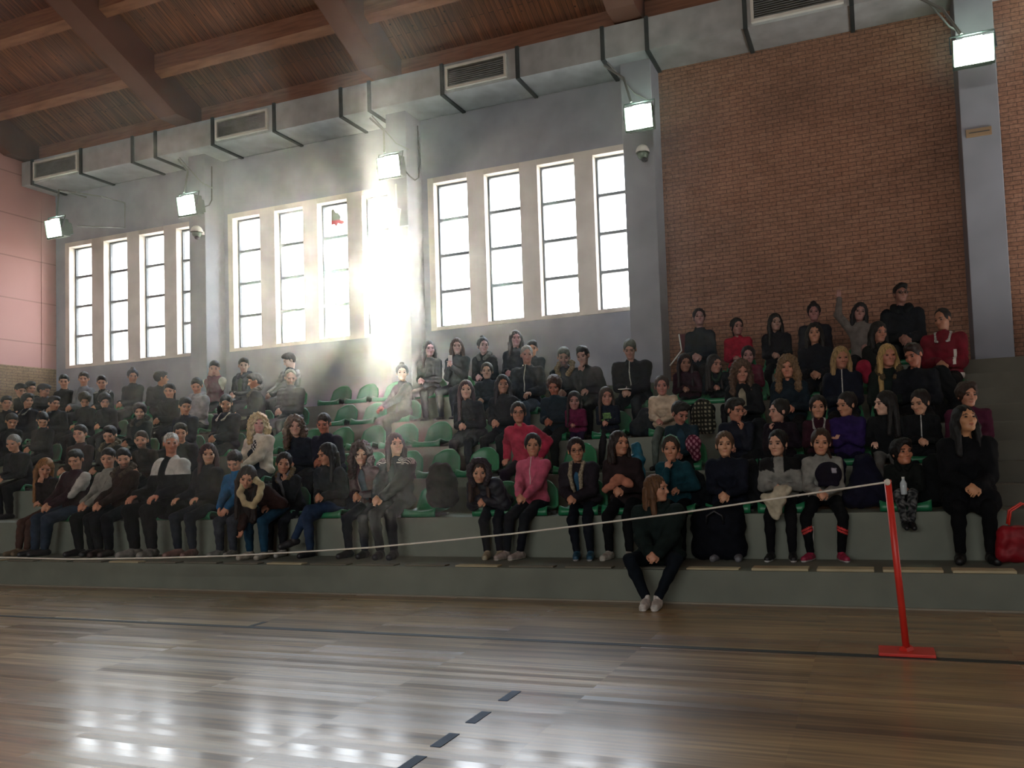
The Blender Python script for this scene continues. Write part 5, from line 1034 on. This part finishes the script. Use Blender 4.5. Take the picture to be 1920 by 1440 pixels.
M['phone'] = mat('phone_shell', '#b8b0b0', .3, bump=(30, .05, .0005))
tag(MB().box((-.035, -.006, -.065), (.035, .006, .065)).obj('mobile_phone', M['phone'], bevel=.005, loc=ph + Vector((0, .02, .04))), 'pale mobile phone held up by the girl at the wall', 'phone')
q = P[68]['hands']; ph = (q[0] + q[1]) / 2
tag(MB().box((-.075, -.05, -.004), (.075, .05, .004)).obj('booklet', M['white_paint'], loc=ph + Vector((0, -.03, .035))), 'thin white leaflet in the hands of the large man', 'leaflet')
# dark heaps added over seats to fill gaps too dark to make out
for i, (px, py, Y_, c_, lab) in enumerate(((1210, 778, 9.15, '#18222c', 'added dark blue heap over the seat left of the cream jacket, third tier'), (1422, 800, 8.3, '#11141a', 'added black heap between the two second tier children with raised hands'),
        (1620, 870, 7.55, '#12122a', 'added dark violet-blue heap behind the girl with striped leggings'), (1752, 870, 7.6, '#0e1114', 'added black heap between the boy and the woman in black'),
        (1300, 900, 7.55, '#10141c', 'added black heap left of the navy-jacketed child'), (1765, 700, 9.3, '#0f1216', 'large added black heap below the man in dark red'),
        (640, 900, 7.55, '#141820', 'added black heap behind the clasped hands of the curly-haired woman'), (470, 850, 8.2, '#182432', 'added dark blue heap below the white fleece jacket'),
        (1405, 880, 7.55, '#0f1218', 'added black heap between the navy child and the tracksuit girl'), (1500, 870, 7.6, '#101216', 'added black heap between the two tracksuit girls'))):
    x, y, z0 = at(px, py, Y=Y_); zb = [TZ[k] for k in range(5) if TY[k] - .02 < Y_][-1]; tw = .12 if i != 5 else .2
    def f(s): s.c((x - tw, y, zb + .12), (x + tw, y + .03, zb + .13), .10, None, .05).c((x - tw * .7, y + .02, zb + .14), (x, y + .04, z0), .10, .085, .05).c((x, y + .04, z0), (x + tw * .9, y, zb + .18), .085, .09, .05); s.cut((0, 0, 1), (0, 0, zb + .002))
    blob('heaped_coat', lab, 'coat', f, c_, amp=.010, group='added dark heaps over the seats', h=.014)

hh = P[9]; yy = float(hh['hc'][1]) - .03; sf = Sdf(); pts_ = [at(a, b, Y=yy + c) for a, b, c in ((478, 898, .08), (457, 906, .0), (450, 925, -.05), (460, 944, -.08), (474, 948, -.08), (486, 932, -.05), (490, 908, .02), (478, 898, .08))]
for a_, b_ in zip(pts_[:-1], pts_[1:]): sf.c(a_, b_, .034, None, .02)
sf.disp = wr(.006, 3, 1.6); v, q = surf(sf, .011); bw = hh['body']; Mi = np.array((Matrix.Translation(bw.location) @ bw.rotation_euler.to_matrix().to_4x4() @ Matrix.Diagonal((*bw.scale, 1))).inverted())
v = v @ Mi[:3, :3].T + Mi[:3, 3]; smesh('scarf', v, q, M['cloth'], bw, lin('#c0b088'))

# ---------------------------------------------------------------- scatter volume added to imitate lens glare
hm = bpy.data.materials.new('glare_volume'); hm.use_nodes = True; nt = hm.node_tree; nt.nodes.remove(nt.nodes['Principled BSDF'])
vs_ = nt.nodes.new('ShaderNodeVolumeScatter'); vs_.inputs['Color'].default_value = (.95, .97, 1, 1); vs_.inputs['Density'].default_value = .00092; vs_.inputs['Anisotropy'].default_value = .91
nt.links.new(vs_.outputs[0], nt.nodes['Material Output'].inputs['Volume'])
o = MB().box((HX0 + .1, .6, .05), (6, 11.04, 7.3)).obj('glare_volume', hm); tag(o, 'added scatter volume imitating lens glare around the sunlit window', 'haze', kind='stuff')
